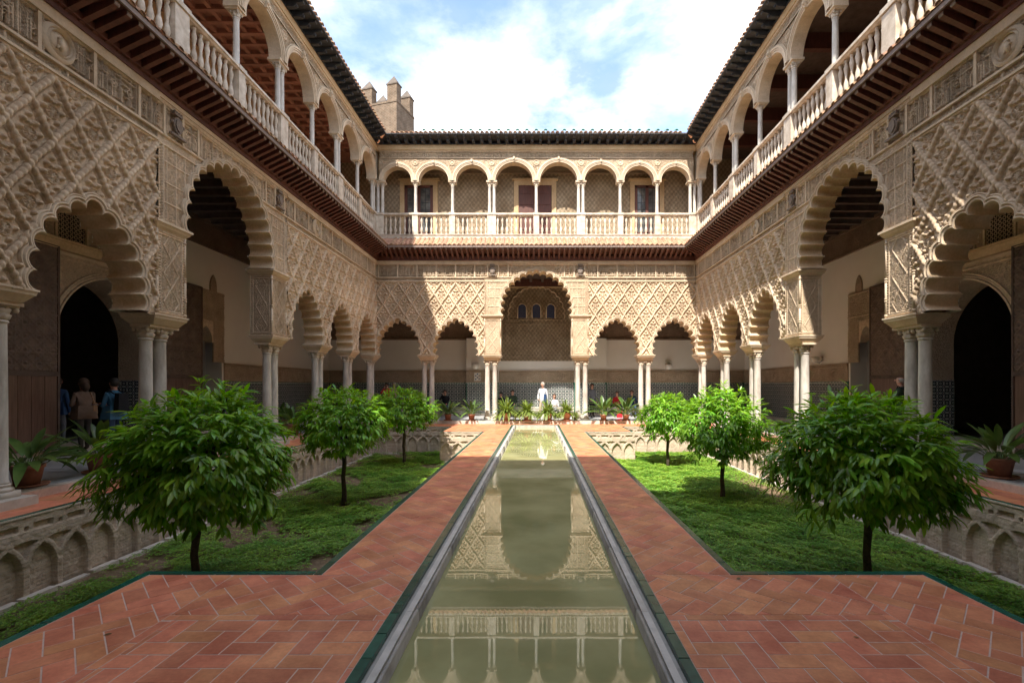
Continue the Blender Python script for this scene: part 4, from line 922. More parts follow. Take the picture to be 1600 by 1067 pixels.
def opening(x, w_, z1, door):
    f = MB(); f.box(x-w_/2-.22, x-w_/2, -.08, 0, 8.6, z1+.22); f.box(x+w_/2, x+w_/2+.22, -.08, 0, 8.6, z1+.22); f.box(x-w_/2, x+w_/2, -.08, 0, z1, z1+.22); f.box(x-w_/2-.3, x+w_/2+.3, -.12, 0, z1+.22, z1+.32)
    fo = f.build('door_frame' if door else 'window_frame', M['stucco_ochre'], UBW)
    if door:
        for s in (-1, 1):
            p = MB(); p.box(x+s*w_/4-w_/4+.01, x+s*w_/4+w_/4-.01, -.03, 0, 8.6, z1); lf = p.build('door_leaf', M['wood'], UBW)
            for zz_ in (8.75, 9.35, 9.95, 10.55, 11.1):
                q = MB(); cx = x+s*w_/4; q.box(cx-w_/4+.09, cx-.03, -.055, -.03, zz_, zz_+.45, .0, 0); q.box(cx+.03, cx+w_/4-.09, -.055, -.03, zz_, zz_+.45); q.build('door_panel', M['wood'], lf)
    else:
        p = MB(); p.box(x-w_/2, x-w_/2+.14, -.05, 0, 8.6, z1); p.box(x+w_/2-.14, x+w_/2, -.05, 0, 8.6, z1); p.box(x-.07, x+.07, -.05, 0, 8.6, z1); p.box(x-w_/2, x+w_/2, -.05, 0, z1-.12, z1); p.box(x-w_/2, x+w_/2, -.05, 0, 8.6, 9.2)
        fr_ = p.build('casement', M['wood'], UBW)
        for s in (-1, 1):
            for i in range(2):
                for j in range(6):
                    pw = (w_/2-.21)/2; x0 = x+(.07 if s > 0 else -w_/2+.14)+i*pw; z0 = 9.2+j*(z1-.12-9.2)/6; q = MB(); q.box(x0+.012, x0+pw-.012, -.02, -.012, z0+.012, z0+(z1-9.32)/6-.012); q.build('pane', M['glass'], fr_)
        q = MB(); q.box(x-w_/2, x+w_/2, -.012, -.002, 9.2, z1-.1); q.build('glazing_bars', M['iron'], fr_)
opening(-.06, 1.62, 11.5, True); opening(-5.73, 1.40, 11.5, False); opening(5.40, 1.22, 11.5, False)
# arched wall ends of the far upper gallery
for s in (-1, 1):
    b = MB(); b.box(s*7.5-.15, s*7.5+.15, -.85, 0, 11.5, 12.7); b.build('cross_arch', M['stucco_ochre'], UBW)
# upper storey of the near wing behind the camera
b = MB(); b.box(-13, 13, YM-HLY-4.6, YM-HLY+.02, 8.6, 13.0); b.box(-13, 13, YM-HLY-4.6, YM-HLY+.66, 13.0, 13.12)
tag(b.build('palace_wing', M['stucco_ochre']), 'upper storey of the near wing behind the viewer', 'building')

# ------------------------------------------------------------------ floors, kerbs, paths
gnd = MB(); gnd.box(-60, -12.4, -30, 90, -2, 0); gnd.box(12.4, 60, -30, 90, -2, 0); gnd.box(-12.4, 12.4, 27, 90, -2, 0); gnd.box(-12.4, 12.4, -30, -2.5, -2, 0)
tag(gnd.build('ground', M['soil']), kind='structure')
ft = MB(); ft.box(-3000, 3000, -3000, 3000, -2.1, -2.05); tag(ft.build('terrain', M['soil']), kind='structure')
KX = 7.80; KY0 = 1.65; KY1 = 21.72
mf = structure('marble_floor')
b = MB(); b.box(-12.4, -KX+.02, -2.5, 27, -.2, Z_FL-.012); b.box(KX-.02, 12.4, -2.5, 27, -.2, Z_FL-.012); b.box(-KX+.02, KX-.02, KY1+.02, 27, -.2, Z_FL-.012); b.box(-KX+.02, KX-.02, -2.5, KY0-.02, -.2, Z_FL-.012)
b.build('bedding', M['mortar'], mf)
_sl = {}
def slab(w_, h_):
    k = (round(w_, 2), round(h_, 2))
    if k not in _sl: p = MB(); p.box(-w_/2+.003, w_/2-.003, -h_/2+.003, h_/2-.003, -.02, 0, .002); _sl[k] = p.mesh('slab', M['slab'])
    return _sl[k]
cnt = 0; rest = MB()
for sx_ in (-1, 1):
    for i in range(6):
        for j in range(38):
            x = sx_*(KX+.16+.3+i*.6); y = 1.0+j*.66+(.33 if i % 2 else 0)
            if y > 26: continue
            if 4.5 < y < 19.5: cnt += 1; obj('slab', slab(.6, .66), mf, (x, y, Z_FL+random.uniform(-.0012, .0012)))
            else: rest.box(x-.297, x+.297, y-.327, y+.327, Z_FL-.02, Z_FL)
for i in range(26):
    for j in range(7): rest.box(-KX+.005+i*.6, -KX+.598+i*.6, KY1+.16+j*.6, KY1+.753+j*.6, Z_FL-.02, Z_FL)
rest.box(-KX, KX, -2.5, KY0-.16, Z_FL-.02, Z_FL)
o = rest.build('far_slabs', M['slab'], mf); o['kind'] = 'stuff'
kn = structure('kerb')
def kerb_run(x0, y0, x1, y1, n):
    for i in range(n):
        a, c = i/n, (i+1)/n
        xa, xb = x0+(x1-x0)*a, x0+(x1-x0)*c; ya, yb = y0+(y1-y0)*a, y0+(y1-y0)*c
        p = MB()
        if abs(x1-x0) < .01:
            s = 1 if x0 > 0 else -1; p.box(min(x0, x0+s*.15), max(x0, x0+s*.15), ya+.003, yb-.003, -.05, Z_FL+.002, .004)
        else: p.box(xa+.003, xb-.003, min(y0, y0+(.15 if y0 > 5 else -.15)), max(y0, y0+(.15 if y0 > 5 else -.15)), -.05, Z_FL+.002, .004)
        p.build('kerb_stone', M['kerb'], kn)
kerb_run(-KX, KY0, -KX, KY1, 24); kerb_run(KX, KY0, KX, KY1, 24); kerb_run(-KX, KY1, KX, KY1, 18); kerb_run(-KX, KY0, KX, KY0, 18)
# plinth blocks under the columns where they stand proud of the kerb
_p = MB(); _p.box(-.42, .42, -.10, .3, 0, Z_FL, 0); ME['plinth'] = _p.mesh('plinth_block', M['kerb'])
for root in (LA, RA):
    for x in [s*(OPN+.46) for s in (-1, 1)]+[s*(OPN+PIER+MOD*k) for s in (-1, 1) for k in (1, 2)]: obj('plinth_block', ME['plinth'], root, (x, .05, 0))

PXL, PXR = -1.135, .985; PY0, PY1 = 2.15, 21.22; GXL, GXR = -2.07, 1.87; WXL, WXR = -3.67, 3.65; SXL, SXR = -6.90, 6.97
GY0, GY1 = 4.49, 18.0; EY = 20.2; NY = 1.75; TW = .08
base = MB()
def zone(x0, x1, y0, y1): base.box(x0, x1, y0, y1, -1.35, -.0022)
zone(SXL, WXL, .5, KY0); 
for (sxa, wxa, gxa, pxa, kx) in ((SXL, WXL, GXL, PXL, -KX), (SXR, WXR, GXR, PXR, KX)):
    X = lambda a, b_: (min(a, b_), max(a, b_))
    sgn = -1 if sxa < 0 else 1; zone(*X(kx, sxa+sgn*.14), KY0, KY1); zone(*X(sxa+sgn*.14, wxa-sgn*.0), EY+.14, KY1); zone(*X(wxa-sgn*.001, pxa), GY1+.14, KY1); zone(*X(gxa, pxa), GY0, GY1); zone(*X(wxa, pxa), KY0, GY0)
    zone(*X(sxa, wxa), KY0, 2.2)
zone(PXL, PXR, PY1, KY1); zone(PXL, PXR, KY0, PY0)
bp = structure('brick_path'); base.build('mortar_bed', M['mortar'], bp)
def clip(poly, x0, x1, y0, y1):
    for ax, lim, sgn in ((0, x0, 1), (0, x1, -1), (1, y0, 1), (1, y1, -1)):
        outp = []
        for i in range(len(poly)):
            a, b_ = poly[i-1], poly[i]; ia = (a[ax]-lim)*sgn >= 0; ib = (b_[ax]-lim)*sgn >= 0
            if ia != ib:
                t = (lim-a[ax])/(b_[ax]-a[ax]); outp.append((a[0]+(b_[0]-a[0])*t, a[1]+(b_[1]-a[1])*t))
            if ib: outp.append(b_)
        poly = outp
        if len(poly) < 3: return []
    return poly
def area(p): return abs(sum(p[i-1][0]*p[i][1]-p[i][0]*p[i-1][1] for i in range(len(p))))/2
bricks = []
def herring(x0, x1, y0, y1, ang, Wd=.15, g=.0044, ox=0, oy=0):
    c, s = math.cos(ang), math.sin(ang); n = int(max(x1-x0, y1-y0)*1.5/Wd)+6; mx_, my_ = ox or (x0+x1)/2, oy or (y0+y1)/2
    for i in range(-n, n):
        for j in range(-n, n):
            r = (i-j) % 4
            if r == 0: q = (i*Wd+g, j*Wd+g, (i+2)*Wd-g, (j+1)*Wd-g)
            elif r == 2: q = (i*Wd+g, (j-1)*Wd+g, (i+1)*Wd-g, (j+1)*Wd-g)
            else: continue
            P = [(q[0], q[1]), (q[2], q[1]), (q[2], q[3]), (q[0], q[3])]
            P = [(mx_+a*c-b_*s, my_+a*s+b_*c) for a, b_ in P]
            mnx = min(p[0] for p in P); mxx_ = max(p[0] for p in P); mny = min(p[1] for p in P); mxy = max(p[1] for p in P)
            if mxx_ < x0 or mnx > x1 or mxy < y0 or mny > y1: continue
            Q = clip(P, x0+g, x1-g, y0+g, y1-g)
            if Q and area(Q) > .0012: bricks.append(Q)
for sg, px, gx, wx, sx_, kx in ((-1, PXL, GXL, WXL, SXL, -KX), (1, PXR, GXR, WXR, SXR, KX)):
    srt = lambda a, b_: (min(a, b_), max(a, b_))
    ix = -2.72 if sg < 0 else 2.62
    herring(*srt(ix, px), NY, 3.56, 0); herring(*srt(ix+sg*.08, wx-sg*TW), NY, GY0-TW, sg*R(-45)); herring(*srt(ix+sg*.08, px), 3.64, GY0-TW, sg*R(-45))
    herring(*srt(gx-sg*TW, px), GY0-TW, GY1+TW, sg*R(-45)); herring(*srt(wx-sg*TW, px), GY1+TW, PY1, R(45)); herring(*srt(kx, wx-sg*TW), EY+TW, KY1, R(45)); herring(*srt(wx-sg*TW, px), PY1, KY1, R(45))
    y = NY
    while y < EY+TW:     # side paths: square tiles laid in rows
        for k, (a, c) in enumerate(((0, .30), (.30, .60), (.60, .82))):
            x0_, x1_ = srt(sx_+sg*(TW+a), sx_+sg*(TW+c)); off = (.0, .1, .2)[k]
            P = clip([(x0_+.004, y+off+.004), (x1_-.004, y+off+.004), (x1_-.004, y+off+.296), (x0_+.004, y+off+.296)], -9, 9, NY, EY+TW)
            if P: bricks.append(P)
        y += .3
    # border courses
    x0_, x1_ = srt(ix+sg*.003, ix+sg*.077); bricks.append([(x0_, 3.563), (x1_, 3.563), (x1_, 3.637), (x0_, 3.637)])
    y = NY
    while y < 3.5:
        x0_, x1_ = srt(ix, ix+sg*.08); bricks.append([(x0_+.003, y), (x1_-.003, y), (x1_-.003, min(y+.292, 3.56)), (x0_+.003, min(y+.292, 3.56))]); y += .3
    x = ix
    while (px-x)*(-sg) > .05:
        x0_, x1_ = srt(x, x-sg*.292); x0_, x1_ = (x0_, min(x1_, px)) if sg < 0 else (max(x0_, px), x1_)
        bricks.append([(x0_, 3.563), (x1_, 3.563), (x1_, 3.637), (x0_, 3.637)]); x -= sg*.3
herring(PXL, PXR, PY1, KY1, R(45)); herring(PXL, PXR, NY, PY0, 0)
def bsize(P):
    cx = sum(p[0] for p in P)/len(P); cy = sum(p[1] for p in P)/len(P)
    if cy < 2.4 or abs(cx)/cy > 1.13: return 0
    return area(P)/cy**3
bricks.sort(key=bsize, reverse=True)
_full = {}
for i, P in enumerate(bricks[:300]):
    c = Vector((sum(p[0] for p in P)/len(P), sum(p[1] for p in P)/len(P)))
    dz = random.uniform(-.0012, .0012); n = len(P)
    b = MB(); vs = [(p[0]-c.x, p[1]-c.y, -.012) for p in P]+[(p[0]-c.x, p[1]-c.y, -.0015) for p in P]+[((p[0]-c.x)*.985, (p[1]-c.y)*.985, 0) for p in P]
    fs = [tuple(range(2*n, 3*n))]+[(k, (k+1) % n, (k+1) % n+n, k+n) for k in range(n)]+[(k+n, (k+1) % n+n, (k+1) % n+2*n, k+2*n) for k in range(n)]
    b.add(vs, fs)
    key = tuple(sorted((round(p[0]-c.x, 3), round(p[1]-c.y, 3)) for p in P)) if n == 4 else None
    if key in _full and key: me = _full[key]
    else: me = b.mesh('brick', M['brick']); _full[key] = me
    obj('brick', me, bp, (c.x, c.y, dz))
b = MB()
for P in bricks[300:]:
    n = len(P); dz = random.uniform(-.0012, .0012)
    b.add([(p[0], p[1], -.012) for p in P]+[(p[0], p[1], dz) for p in P], [tuple(range(n, 2*n))]+[(k, (k+1) % n, (k+1) % n+n, k+n) for k in range(n)])
o = b.build('far_bricks', M['brick'], bp); o['kind'] = 'stuff'

# green glazed border tiles
gb = structure('green_border')
_gt = {}
def gtile(lx, ly):
    k = (round(lx, 3), round(ly, 3))
    if k not in _gt: p = MB(); p.box(-lx/2+.002, lx/2-.002, -ly/2+.002, ly/2-.002, -.03, .004, .003); _gt[k] = p.mesh('border_tile', M['green_tile'])
    return _gt[k]
def gline(x0, y0, x1, y1, wd, zz_=0.0, root=gb):
    """strip of tiles of width wd between two corner points of a rectangle run"""
    if abs(x1-x0) >= abs(y1-y0):
        n = max(1, int(abs(x1-x0)/.30)); l = (x1-x0)/n
        for i in range(n): obj('border_tile', gtile(abs(l), wd), root, (x0+l*(i+.5), y0+wd/2, zz_+random.uniform(-.001, .001)))
    else:
        n = max(1, int(abs(y1-y0)/.30)); l = (y1-y0)/n
        for i in range(n): obj('border_tile', gtile(wd, abs(l)), root, (x0+wd/2, y0+l*(i+.5), zz_+random.uniform(-.001, .001)))
for sg, gx, wx, sx_ in ((-1, GXL, WXL, SXL), (1, GXR, WXR, SXR)):
    e = 0 if sg < 0 else -TW      # tile lies on the brick side of the line
    gline(gx+e, GY0-TW, gx+e, GY1+TW, TW)
    gline(wx+e, 2.2, wx+e, GY0, TW); gline(min(wx+e, gx+e)+(TW if sg < 0 else 0)-(0 if sg < 0 else 0), GY0-TW, max(wx+e, gx+e), GY0-TW, TW)
    gline(min(wx+e, gx+e)+TW, GY1, max(wx+e, gx+e), GY1, TW); gline(wx+e, GY1, wx+e, EY, TW)
    gline(min(wx, sx_), EY, max(wx, sx_), EY, TW)
    gline(sx_-TW if sg < 0 else sx_, 2.2, sx_-TW if sg < 0 else sx_, EY, TW)
pc = structure('pool_coping')
gline(PXL, PY0, PXL, PY1, .08, 0, pc); gline(PXR-.08, PY0, PXR-.08, PY1, .08, 0, pc); gline(PXL+.08, PY1-.08, PXR-.08, PY1-.08, .08, 0, pc); gline(PXL+.08, PY0, PXR-.08, PY0, .08, 0, pc)
def frame(name, i0, i1, z0, z1, m, seg=1.35, lip=False):
    """rectangular frame around the pool between insets i0 and i1, cut into stones"""
    xa, xb, ya, yb = PXL+i0, PXR-i0, PY0+i0, PY1-i0; w_ = i1-i0
    n = int((yb-ya)/seg); l = (yb-ya)/n
    for k in range(n):
        for (x0_, x1_) in ((xa, xa+w_), (xb-w_, xb)):
            p = MB()
            if lip: p.tube([((x0_+x1_)/2, ya+k*l+.002, z1-w_/2), ((x0_+x1_)/2, ya+(k+1)*l-.002, z1-w_/2)], w_/2, 12); p.box(x0_, x1_, ya+k*l+.002, ya+(k+1)*l-.002, z0, z1-w_/2)
            else: p.box(x0_, x1_, ya+k*l+.002, ya+(k+1)*l-.002, z0, z1)
            p.build(name, m, pc, lip)
    for yy in (ya, yb-w_):
        p = MB(); p.box(xa+w_+.001, xb-w_-.001, yy, yy+w_, z0, z1); p.build(name, m, pc)
frame('channel_stone', .08, .118, -.4, -.03, M['channel']); frame('coping_stone', .118, .168, -.4, -.008, M['coping']); frame('lip_stone', .172, .205, -.6, -.012, M['channel'], lip=True)
b = MB(); b.box(PXL+.22, PXR-.22, PY0+.22, PY1-.22, -.8, -.75); b.build('pool_floor', M['wall_old'], pc)
b = MB(); b.box(PXL+.17, PXL+.19, PY0+.2, PY1-.2, -.8, -.4); b.box(PXR-.19, PXR-.17, PY0+.2, PY1-.2, -.8, -.4); b.build('pool_side', M['wall_old'], pc)
# water
wm = bpy.data.materials.new('pool_water'); wm.use_nodes = True; t = wm.node_tree; n_ = t.nodes; bs = n_['Principled BSDF']
bs.inputs['Base Color'].default_value = (.115, .115, .050, 1); bs.inputs['Roughness'].default_value = .01; bs.inputs['IOR'].default_value = 1.6
tcn = n_.new('ShaderNodeTexCoord'); mp = n_.new('ShaderNodeMapping'); mp.inputs['Scale'].default_value = (1, .45, 1); t.links.new(tcn.outputs['Object'], mp.inputs[0])
nz = n_.new('ShaderNodeTexNoise'); nz.inputs['Scale'].default_value = 3; nz.inputs['Detail'].default_value = 2; t.links.new(mp.outputs[0], nz.inputs['Vector'])
bpn = n_.new('ShaderNodeBump'); bpn.inputs['Distance'].default_value = .0009; bpn.inputs['Strength'].default_value = .5; t.links.new(nz.outputs[0], bpn.inputs['Height']); t.links.new(bpn.outputs[0], bs.inputs['Normal'])
n5 = n_.new('ShaderNodeTexNoise'); n5.inputs['Scale'].default_value = 1.3; n5.inputs['Detail'].default_value = 6; t.links.new(tcn.outputs['Object'], n5.inputs['Vector'])
rp = n_.new('ShaderNodeValToRGB'); rp.color_ramp.elements[0].color = (.30, .30, .13, 1); rp.color_ramp.elements[1].color = (.46, .45, .22, 1); rp.color_ramp.elements[0].position = .35; rp.color_ramp.elements[1].position = .65
t.links.new(n5.outputs[0], rp.inputs[0]); t.links.new(rp.outputs[0], bs.inputs['Base Color'])
b = MB(); b.add([(PXL+.18, PY0+.18, -.11), (PXR-.18, PY0+.18, -.11), (PXR-.18, PY1-.18, -.11), (PXL+.18, PY1-.18, -.11)], [(0, 1, 2, 3)]); tag(b.build('pool_water', wm), kind='structure')

# ------------------------------------------------------------------ sunken gardens
SOIL = -1.15
def f_gw(x, z):
    p = .46; top = -.33; zc_ = -.33-.42
    h = np.full(x.shape, .0)
    k = np.floor(x/p); u = x-k*p              # two arches overlap: centres at k*p and (k+1)*p, radius p*.92
    Ra = .450
    def arch_d(du, z):
        zc2 = top-Ra; above = z > zc2
        rr = np.hypot(du, z-zc2)
        return np.where(above, rr-Ra, np.abs(du)-Ra)
    dd = [arch_d(x-(k+j)*p, z) for j in (-1, 0, 1, 2)]
    band = np.min([np.abs(d) for d in dd], axis=0)
    inside = np.sum([(d < 0) for d in dd], axis=0)
    h = np.where(inside >= 2, -.075, np.where(inside == 1, -.055, 0))
    h = np.where(z < -1.02, h, h)
    bnd = sm(.044, .034, band)
    h = h*(1-bnd)
    h = np.where((inside == 0) & (z < top+.02), 0, h)
    # recessed rectangles and small square holes above the arches
    ux = np.mod(x, p)
    rect = (np.abs(ux-p/2) < .125) & (np.abs(z+.175) < .045); sq = (np.minimum(ux, p-ux) < .022) & (np.abs(z+.19) < .022)
    h = np.where(rect, -.05, h); h = np.where(sq, -.06, h)
    h = h+.006*curl(x, z, .31)+.004*curl(x+3, z, .13)
    return h
def gw_mesh(n): return relief('relief_wall', 0, .46*n, -1.30, -.03, .014, f_gw, M['garden_wall'])
ME['gw8'] = gw_mesh(8); ME['gw4'] = gw_mesh(4); ME['gw7'] = gw_mesh(7)
def gwall(label, loc, rz, meshes, length):
    root = thing('garden_wall', label, 'wall', loc, rz, 'low walls of interlaced brick arches round the sunken gardens')
    x = 0
    for me in meshes:
        nn = {'gw8': 8, 'gw4': 4, 'gw7': 7}[me]; obj('arch_relief', ME[me], root, (x, 0, 0)); x += .46*nn
    b = MB(); b.box(0, length, .09, .145, -1.3, -.03); b.box(0, length, -.015, .145, -.03, -.0065); b.build('wall_core', M['wall_old'], root)
    b = MB(); 
    for i in range(int(length/.5)): b.box(i*.5+.01, i*.5+.48, -.10-random.uniform(0, .02), .02, -1.3, SOIL+.05+random.uniform(-.02, .03), .01)
    b.build('footing', M['kerb'], root)
    return root
gwall('long shaded wall of interlaced arches along the left garden', (SXL, 2.3, 0), R(90), ['gw8']*4+['gw7'], 17.9)
gwall('long wall of interlaced arches along the right garden', (SXR, 20.2, 0), R(-90), ['gw8']*4+['gw7'], 17.9)
gwall('short arched wall closing the far end of the left garden', (SXL, EY, 0), 0, ['gw7'], 3.23)
gwall('short arched wall closing the far end of the right garden', (WXR+.05, EY, 0), 0, ['gw7'], 3.23)
gwall('stub of arched wall by the path at the far left', (WXL, GY1, 0), 0, ['gw4'], 1.6)
gwall('stub of arched wall by the path at the far right', (GXR+.0, GY1, 0), 0, ['gw4'], 1.78)
# corner posts of the stub walls
soil = MB()
def noise2(x, y):
    return (np.sin(x*1.7+1.3*np.sin(y*1.1))+np.sin(y*2.3+1.1*np.sin(x*1.9+2))+.6*np.sin(x*4.1+y*3.3)+.4*np.sin(x*7.7-y*6.1+1))/3
for sg, gx, wx, sx_ in ((-1, GXL, WXL, SXL), (1, GXR, WXR, SXR)):
    x0, x1 = min(gx, sx_)-.0, max(gx, sx_)+.0
    xs_ = np.linspace(x0, x1, 80); ys_ = np.linspace(2.2, EY, 260); Xg, Yg = np.meshgrid(xs_, ys_)
    Zg = SOIL+.03*noise2(Xg*1.3, Yg*1.3)+.012*np.sin(Xg*17+3*np.sin(Yg*13))*np.sin(Yg*19)
    V = np.stack([Xg, Yg, Zg], -1).reshape(-1, 3); idx = np.arange(Xg.size).reshape(Xg.shape)
    Q = np.stack([idx[:-1, :-1], idx[:-1, 1:], idx[1:, 1:], idx[1:, :-1]], -1).reshape(-1, 4)
    tag(obj('garden_soil', np_mesh('garden_soil', V, Q, M['soil'])), kind='structure')
    # clover: three folded leaflets on a short stem
    n = 150000 if sg > 0 else 130000
    X = rng.uniform(x0+.02, x1-.02, n); u = rng.random(n); Y = 2.4+(EY-2.45)*u**1.25
    ok = ~((Y < GY0-TW) & (np.abs(X) < abs(wx)+.02)) & ~((Y > GY1) & (np.abs(X) < abs(wx)+.02))
    nz_ = noise2(X*1.1+sg*5, Y*1.1); dw = np.abs(X-sx_)
    dens = np.clip(.80+nz_*(1.9 if sg < 0 else 1.1)+.5*noise2(X*4.3, Y*4.1)+(.0 if sg < 0 else .75), 0.03, 1)*np.clip((dw-.10-.18*np.abs(noise2(Y*2, X)))/.25, 0, 1)
    # worn open soil: along the far part of the right wall and the middle of the left garden
    if sg > 0: dens *= 1-np.exp(-(((X-6.3)/.8)**2+((Y-13)/3.2)**2))
    else: dens *= 1-.75*np.exp(-(((X+2.9)/.8)**2+((Y-9)/4)**2))*(nz_ < .35)
    dens_ = dens; ok &= rng.random(n) < dens; dens_ = dens[ok]
    X, Y, nz_ = X[ok], Y[ok], nz_[ok]; n = len(X)
    Zb = SOIL+.03+.05*rng.random(n)+.10*np.clip(noise2(X*3.1, Y*3.1)*.6+.4, 0, 1)*np.clip(dens_, .3, 1)
    a0 = rng.uniform(0, 6.28, n); sz = rng.uniform(.014, .027, n)*(1+.25*(Y > 9))
    Vs = []; 
    for k in range(3):
        a = a0+k*2.094; tilt = rng.uniform(-.35, .5, n); ca, sa = np.cos(a), np.sin(a)
        def pt(l, w_, up): return np.stack([X+sz*(l*ca-w_*sa), Y+sz*(l*sa+w_*ca), Zb+sz*(l*tilt+up)], -1)
        Vs += [pt(.1, 0, 0), pt(.9, -.75, .25), pt(1.6, 0, 0), pt(.9, .75, .25)]
    V = np.stack(Vs, 1).reshape(-1, 3); Q = np.arange(len(V)).reshape(-1, 4)
    tag(obj('ground_cover', np_mesh('ground_cover', V, Q, M['clover'], False)), 'low clover and weeds growing in the %s sunken garden' % ('left' if sg < 0 else 'right'), None, None, 'stuff')

# ------------------------------------------------------------------ orange trees
def leaf_mesh(L_, W_, droop, m, seg=4, name='leaf'):
    vs = []; fs = []
    for i in range(seg+1):
        t_ = i/seg; wd = W_*math.sin(math.pi*min(1, t_*.93+.05))**.75*(1 if t_ < .98 else .05); y = L_*t_; z = -droop*L_*t_**1.8
        vs += [(-wd, y, z+wd*.35), (0, y, z), (wd, y, z+wd*.35)]
    for i in range(seg):
        for j in (0, 1): fs.append((i*3+j, i*3+j+1, i*3+j+4, i*3+j+3))
    p = MB(); p.v = vs; p.f = fs
    return p.mesh(name, m, True)
LEAFS = [leaf_mesh(.145, .0205, .3, M['leaf']), leaf_mesh(.13, .020, .5, M['leaf']), leaf_mesh(.165, .021, .15, M['leaf']), leaf_mesh(.12, .018, .15, M['leaf_new'])]
def stamp(Vall, Qall, me_v, me_q, mats4):
    """append copies of a small quad mesh at many 4x4 matrices (n,4,4)"""
    n = len(mats4); k = len(me_v)
    vh = np.c_[me_v, np.ones(k)]; W_ = np.einsum('nij,kj->nki', mats4, vh)[..., :3].reshape(-1, 3)
    off = sum(len(v) for v in Vall); Q = (me_q[None]+(np.arange(n)*k)[:, None, None]).reshape(-1, me_q.shape[1])+off
    Vall.append(W_); Qall.append(Q)
def me_np(me): 
    v = np.array([p.co for p in me.vertices]); q = np.array([list(p.vertices) for p in me.polygons]); return v, q
LNP = [me_np(m_) for m_ in LEAFS]
def tree(label, X, Y, rad, zt, zb, seed, nclu, parts, lean=0.0):
    nclu = int(nclu*2.7)
    rr = random.Random(seed); root = thing('orange_tree', label, 'tree', (X, Y, SOIL), 0, 'small orange trees in the sunken gardens')
    h0 = (zb+.55)-SOIL; trunk = MB(); r0 = .052
    pts = [(0, 0, -.05), (.012, .01, h0*.2), (-.015, 0, h0*.42), (.014, .012, h0*.62), (.0, .0, h0*.8), (lean*.3, 0, h0)]
    trunk.tube(pts, [r0*1.35, r0*1.05, r0*.9, r0*.98, r0*.84, r0*.8], 10); trunk.build('trunk', M['bark'], root, True)
    cz = (zt+zb)/2-SOIL+.02; rz_ = (zt-zb)/2
    br = MB(); clus = []
    for k in range(nclu):
        # points over a dome: flat underside, drooping skirt
        a = rr.uniform(0, 2*math.pi); s = rr.random(); ph = math.acos(1-1.72*s)
        f = rr.uniform(.80, 1.05) if rr.random() < .72 else rr.uniform(.4, .8)
        lump = 1+.11*math.sin(3*a+seed)+.09*math.sin(5*a+4*ph+seed*2)+rr.uniform(-.05, .09)
        x = rad*f*lump*math.sin(ph)*math.cos(a); y = rad*f*lump*math.sin(ph)*math.sin(a); z = cz+rz_*f*math.cos(ph)*(1.0 if math.cos(ph) > 0 else .85)
        if math.cos(ph) > .8 and rr.random() < .3: z += rr.uniform(.02, .14)
        x += lean; clus.append((x, y, z, a, ph))
    for k in range(int(nclu*.03)):
        a = rr.uniform(0, 2*math.pi); q_ = rr.uniform(.2, .95); clus.append((lean+rad*q_*math.cos(a), rad*q_*math.sin(a), cz-rz_*rr.uniform(.60, .82), a, 2.0))
    for k in range(14):
        c = clus[k*max(1, nclu//14)]; m_ = Vector((lean, 0, h0)); e = Vector(c[:3])*.93+Vector((0, 0, cz))*.0; e.z = c[2]*.95+h0*.05; mid = m_.lerp(e, .5)+Vector((0, 0, .12)); br.tube([m_-Vector((0, 0, .15)), mid, e], [.026, .016, .006], 6)
    br.build('limbs', M['bark'], root, True)
    mats = [[], [], [], []]; dist = []
    camv = Vector((-X, -Y, 1.75-SOIL)).normalized()
    for (x, y, z, a, ph) in clus:
        out_ = Vector((math.cos(a)*math.sin(ph), math.sin(a)*math.sin(ph), math.cos(ph)*.6+.15)).normalized()
        nl = rr.randint(6, 9); new = ph < 1.0 and rr.random() < .38
        for q in range(nl):
            az = q*2.4+rr.uniform(-.4, .4); spread = rr.uniform(.35, 1.0)
            side = Vector((math.cos(az), math.sin(az), 0)); d = (out_*(1-spread*.35)+side*spread*.8); d.z -= rr.uniform(.15, .75)*(1.35 if ph > 1.3 else .9); d.normalize()
            zax = Vector((rr.uniform(-.3, .3), rr.uniform(-.3, .3), 1)); zax = (zax+out_*.8); xax = d.cross(zax).normalized(); zax = xax.cross(d)
            s_ = rr.choice((rr.uniform(.6, .85), rr.uniform(.85, 1.35), rr.uniform(.85, 1.35)))*(1.08 if parts else 1); p = Vector((x, y, z))+d*rr.uniform(-.02, .05)-out_*rr.uniform(0, .09)
            m4 = Matrix((( xax.x*s_, d.x*s_, zax.x*s_, p.x), (xax.y*s_, d.y*s_, zax.y*s_, p.y), (xax.z*s_, d.z*s_, zax.z*s_, p.z), (0, 0, 0, 1)))
            kind = 3 if (new and q < 4) else rr.choice((0, 1, 2)); mats[kind].append(m4); dist.append(((p-Vector((0, 0, cz))).dot(camv), kind, len(mats[kind])-1))
    pick = set()
    if parts:
        dist.sort(reverse=True, key=lambda t_: t_[0]); pick = set((k, i) for _, k, i in dist[:parts])
        for k, i in sorted(pick):
            o = bpy.data.objects.new('leaf', LEAFS[k]); COL.objects.link(o); o.parent = root; o.matrix_local = mats[k][i]
    Va, Qa, V2, Q2 = [], [], [], []
    for k in range(4):
        ms = np.array([np.array(m_) for i, m_ in enumerate(mats[k]) if (k, i) not in pick])
        if len(ms): stamp(*((Va, Qa) if k < 3 else (V2, Q2)), *LNP[k], ms)
    o = obj('crown', np_mesh('crown', np.concatenate(Va), np.concatenate(Qa), M['leaf']), root); o['kind'] = 'stuff'
    if V2: o = obj('young_shoots', np_mesh('young_shoots', np.concatenate(V2), np.concatenate(Q2), M['leaf_new']), root); o['kind'] = 'stuff'
    return root
tree('nearest orange tree in the left garden, broad drooping crown', -4.66, 6.50, 1.02, 1.66, -.28, 3, 430, 300, .12)
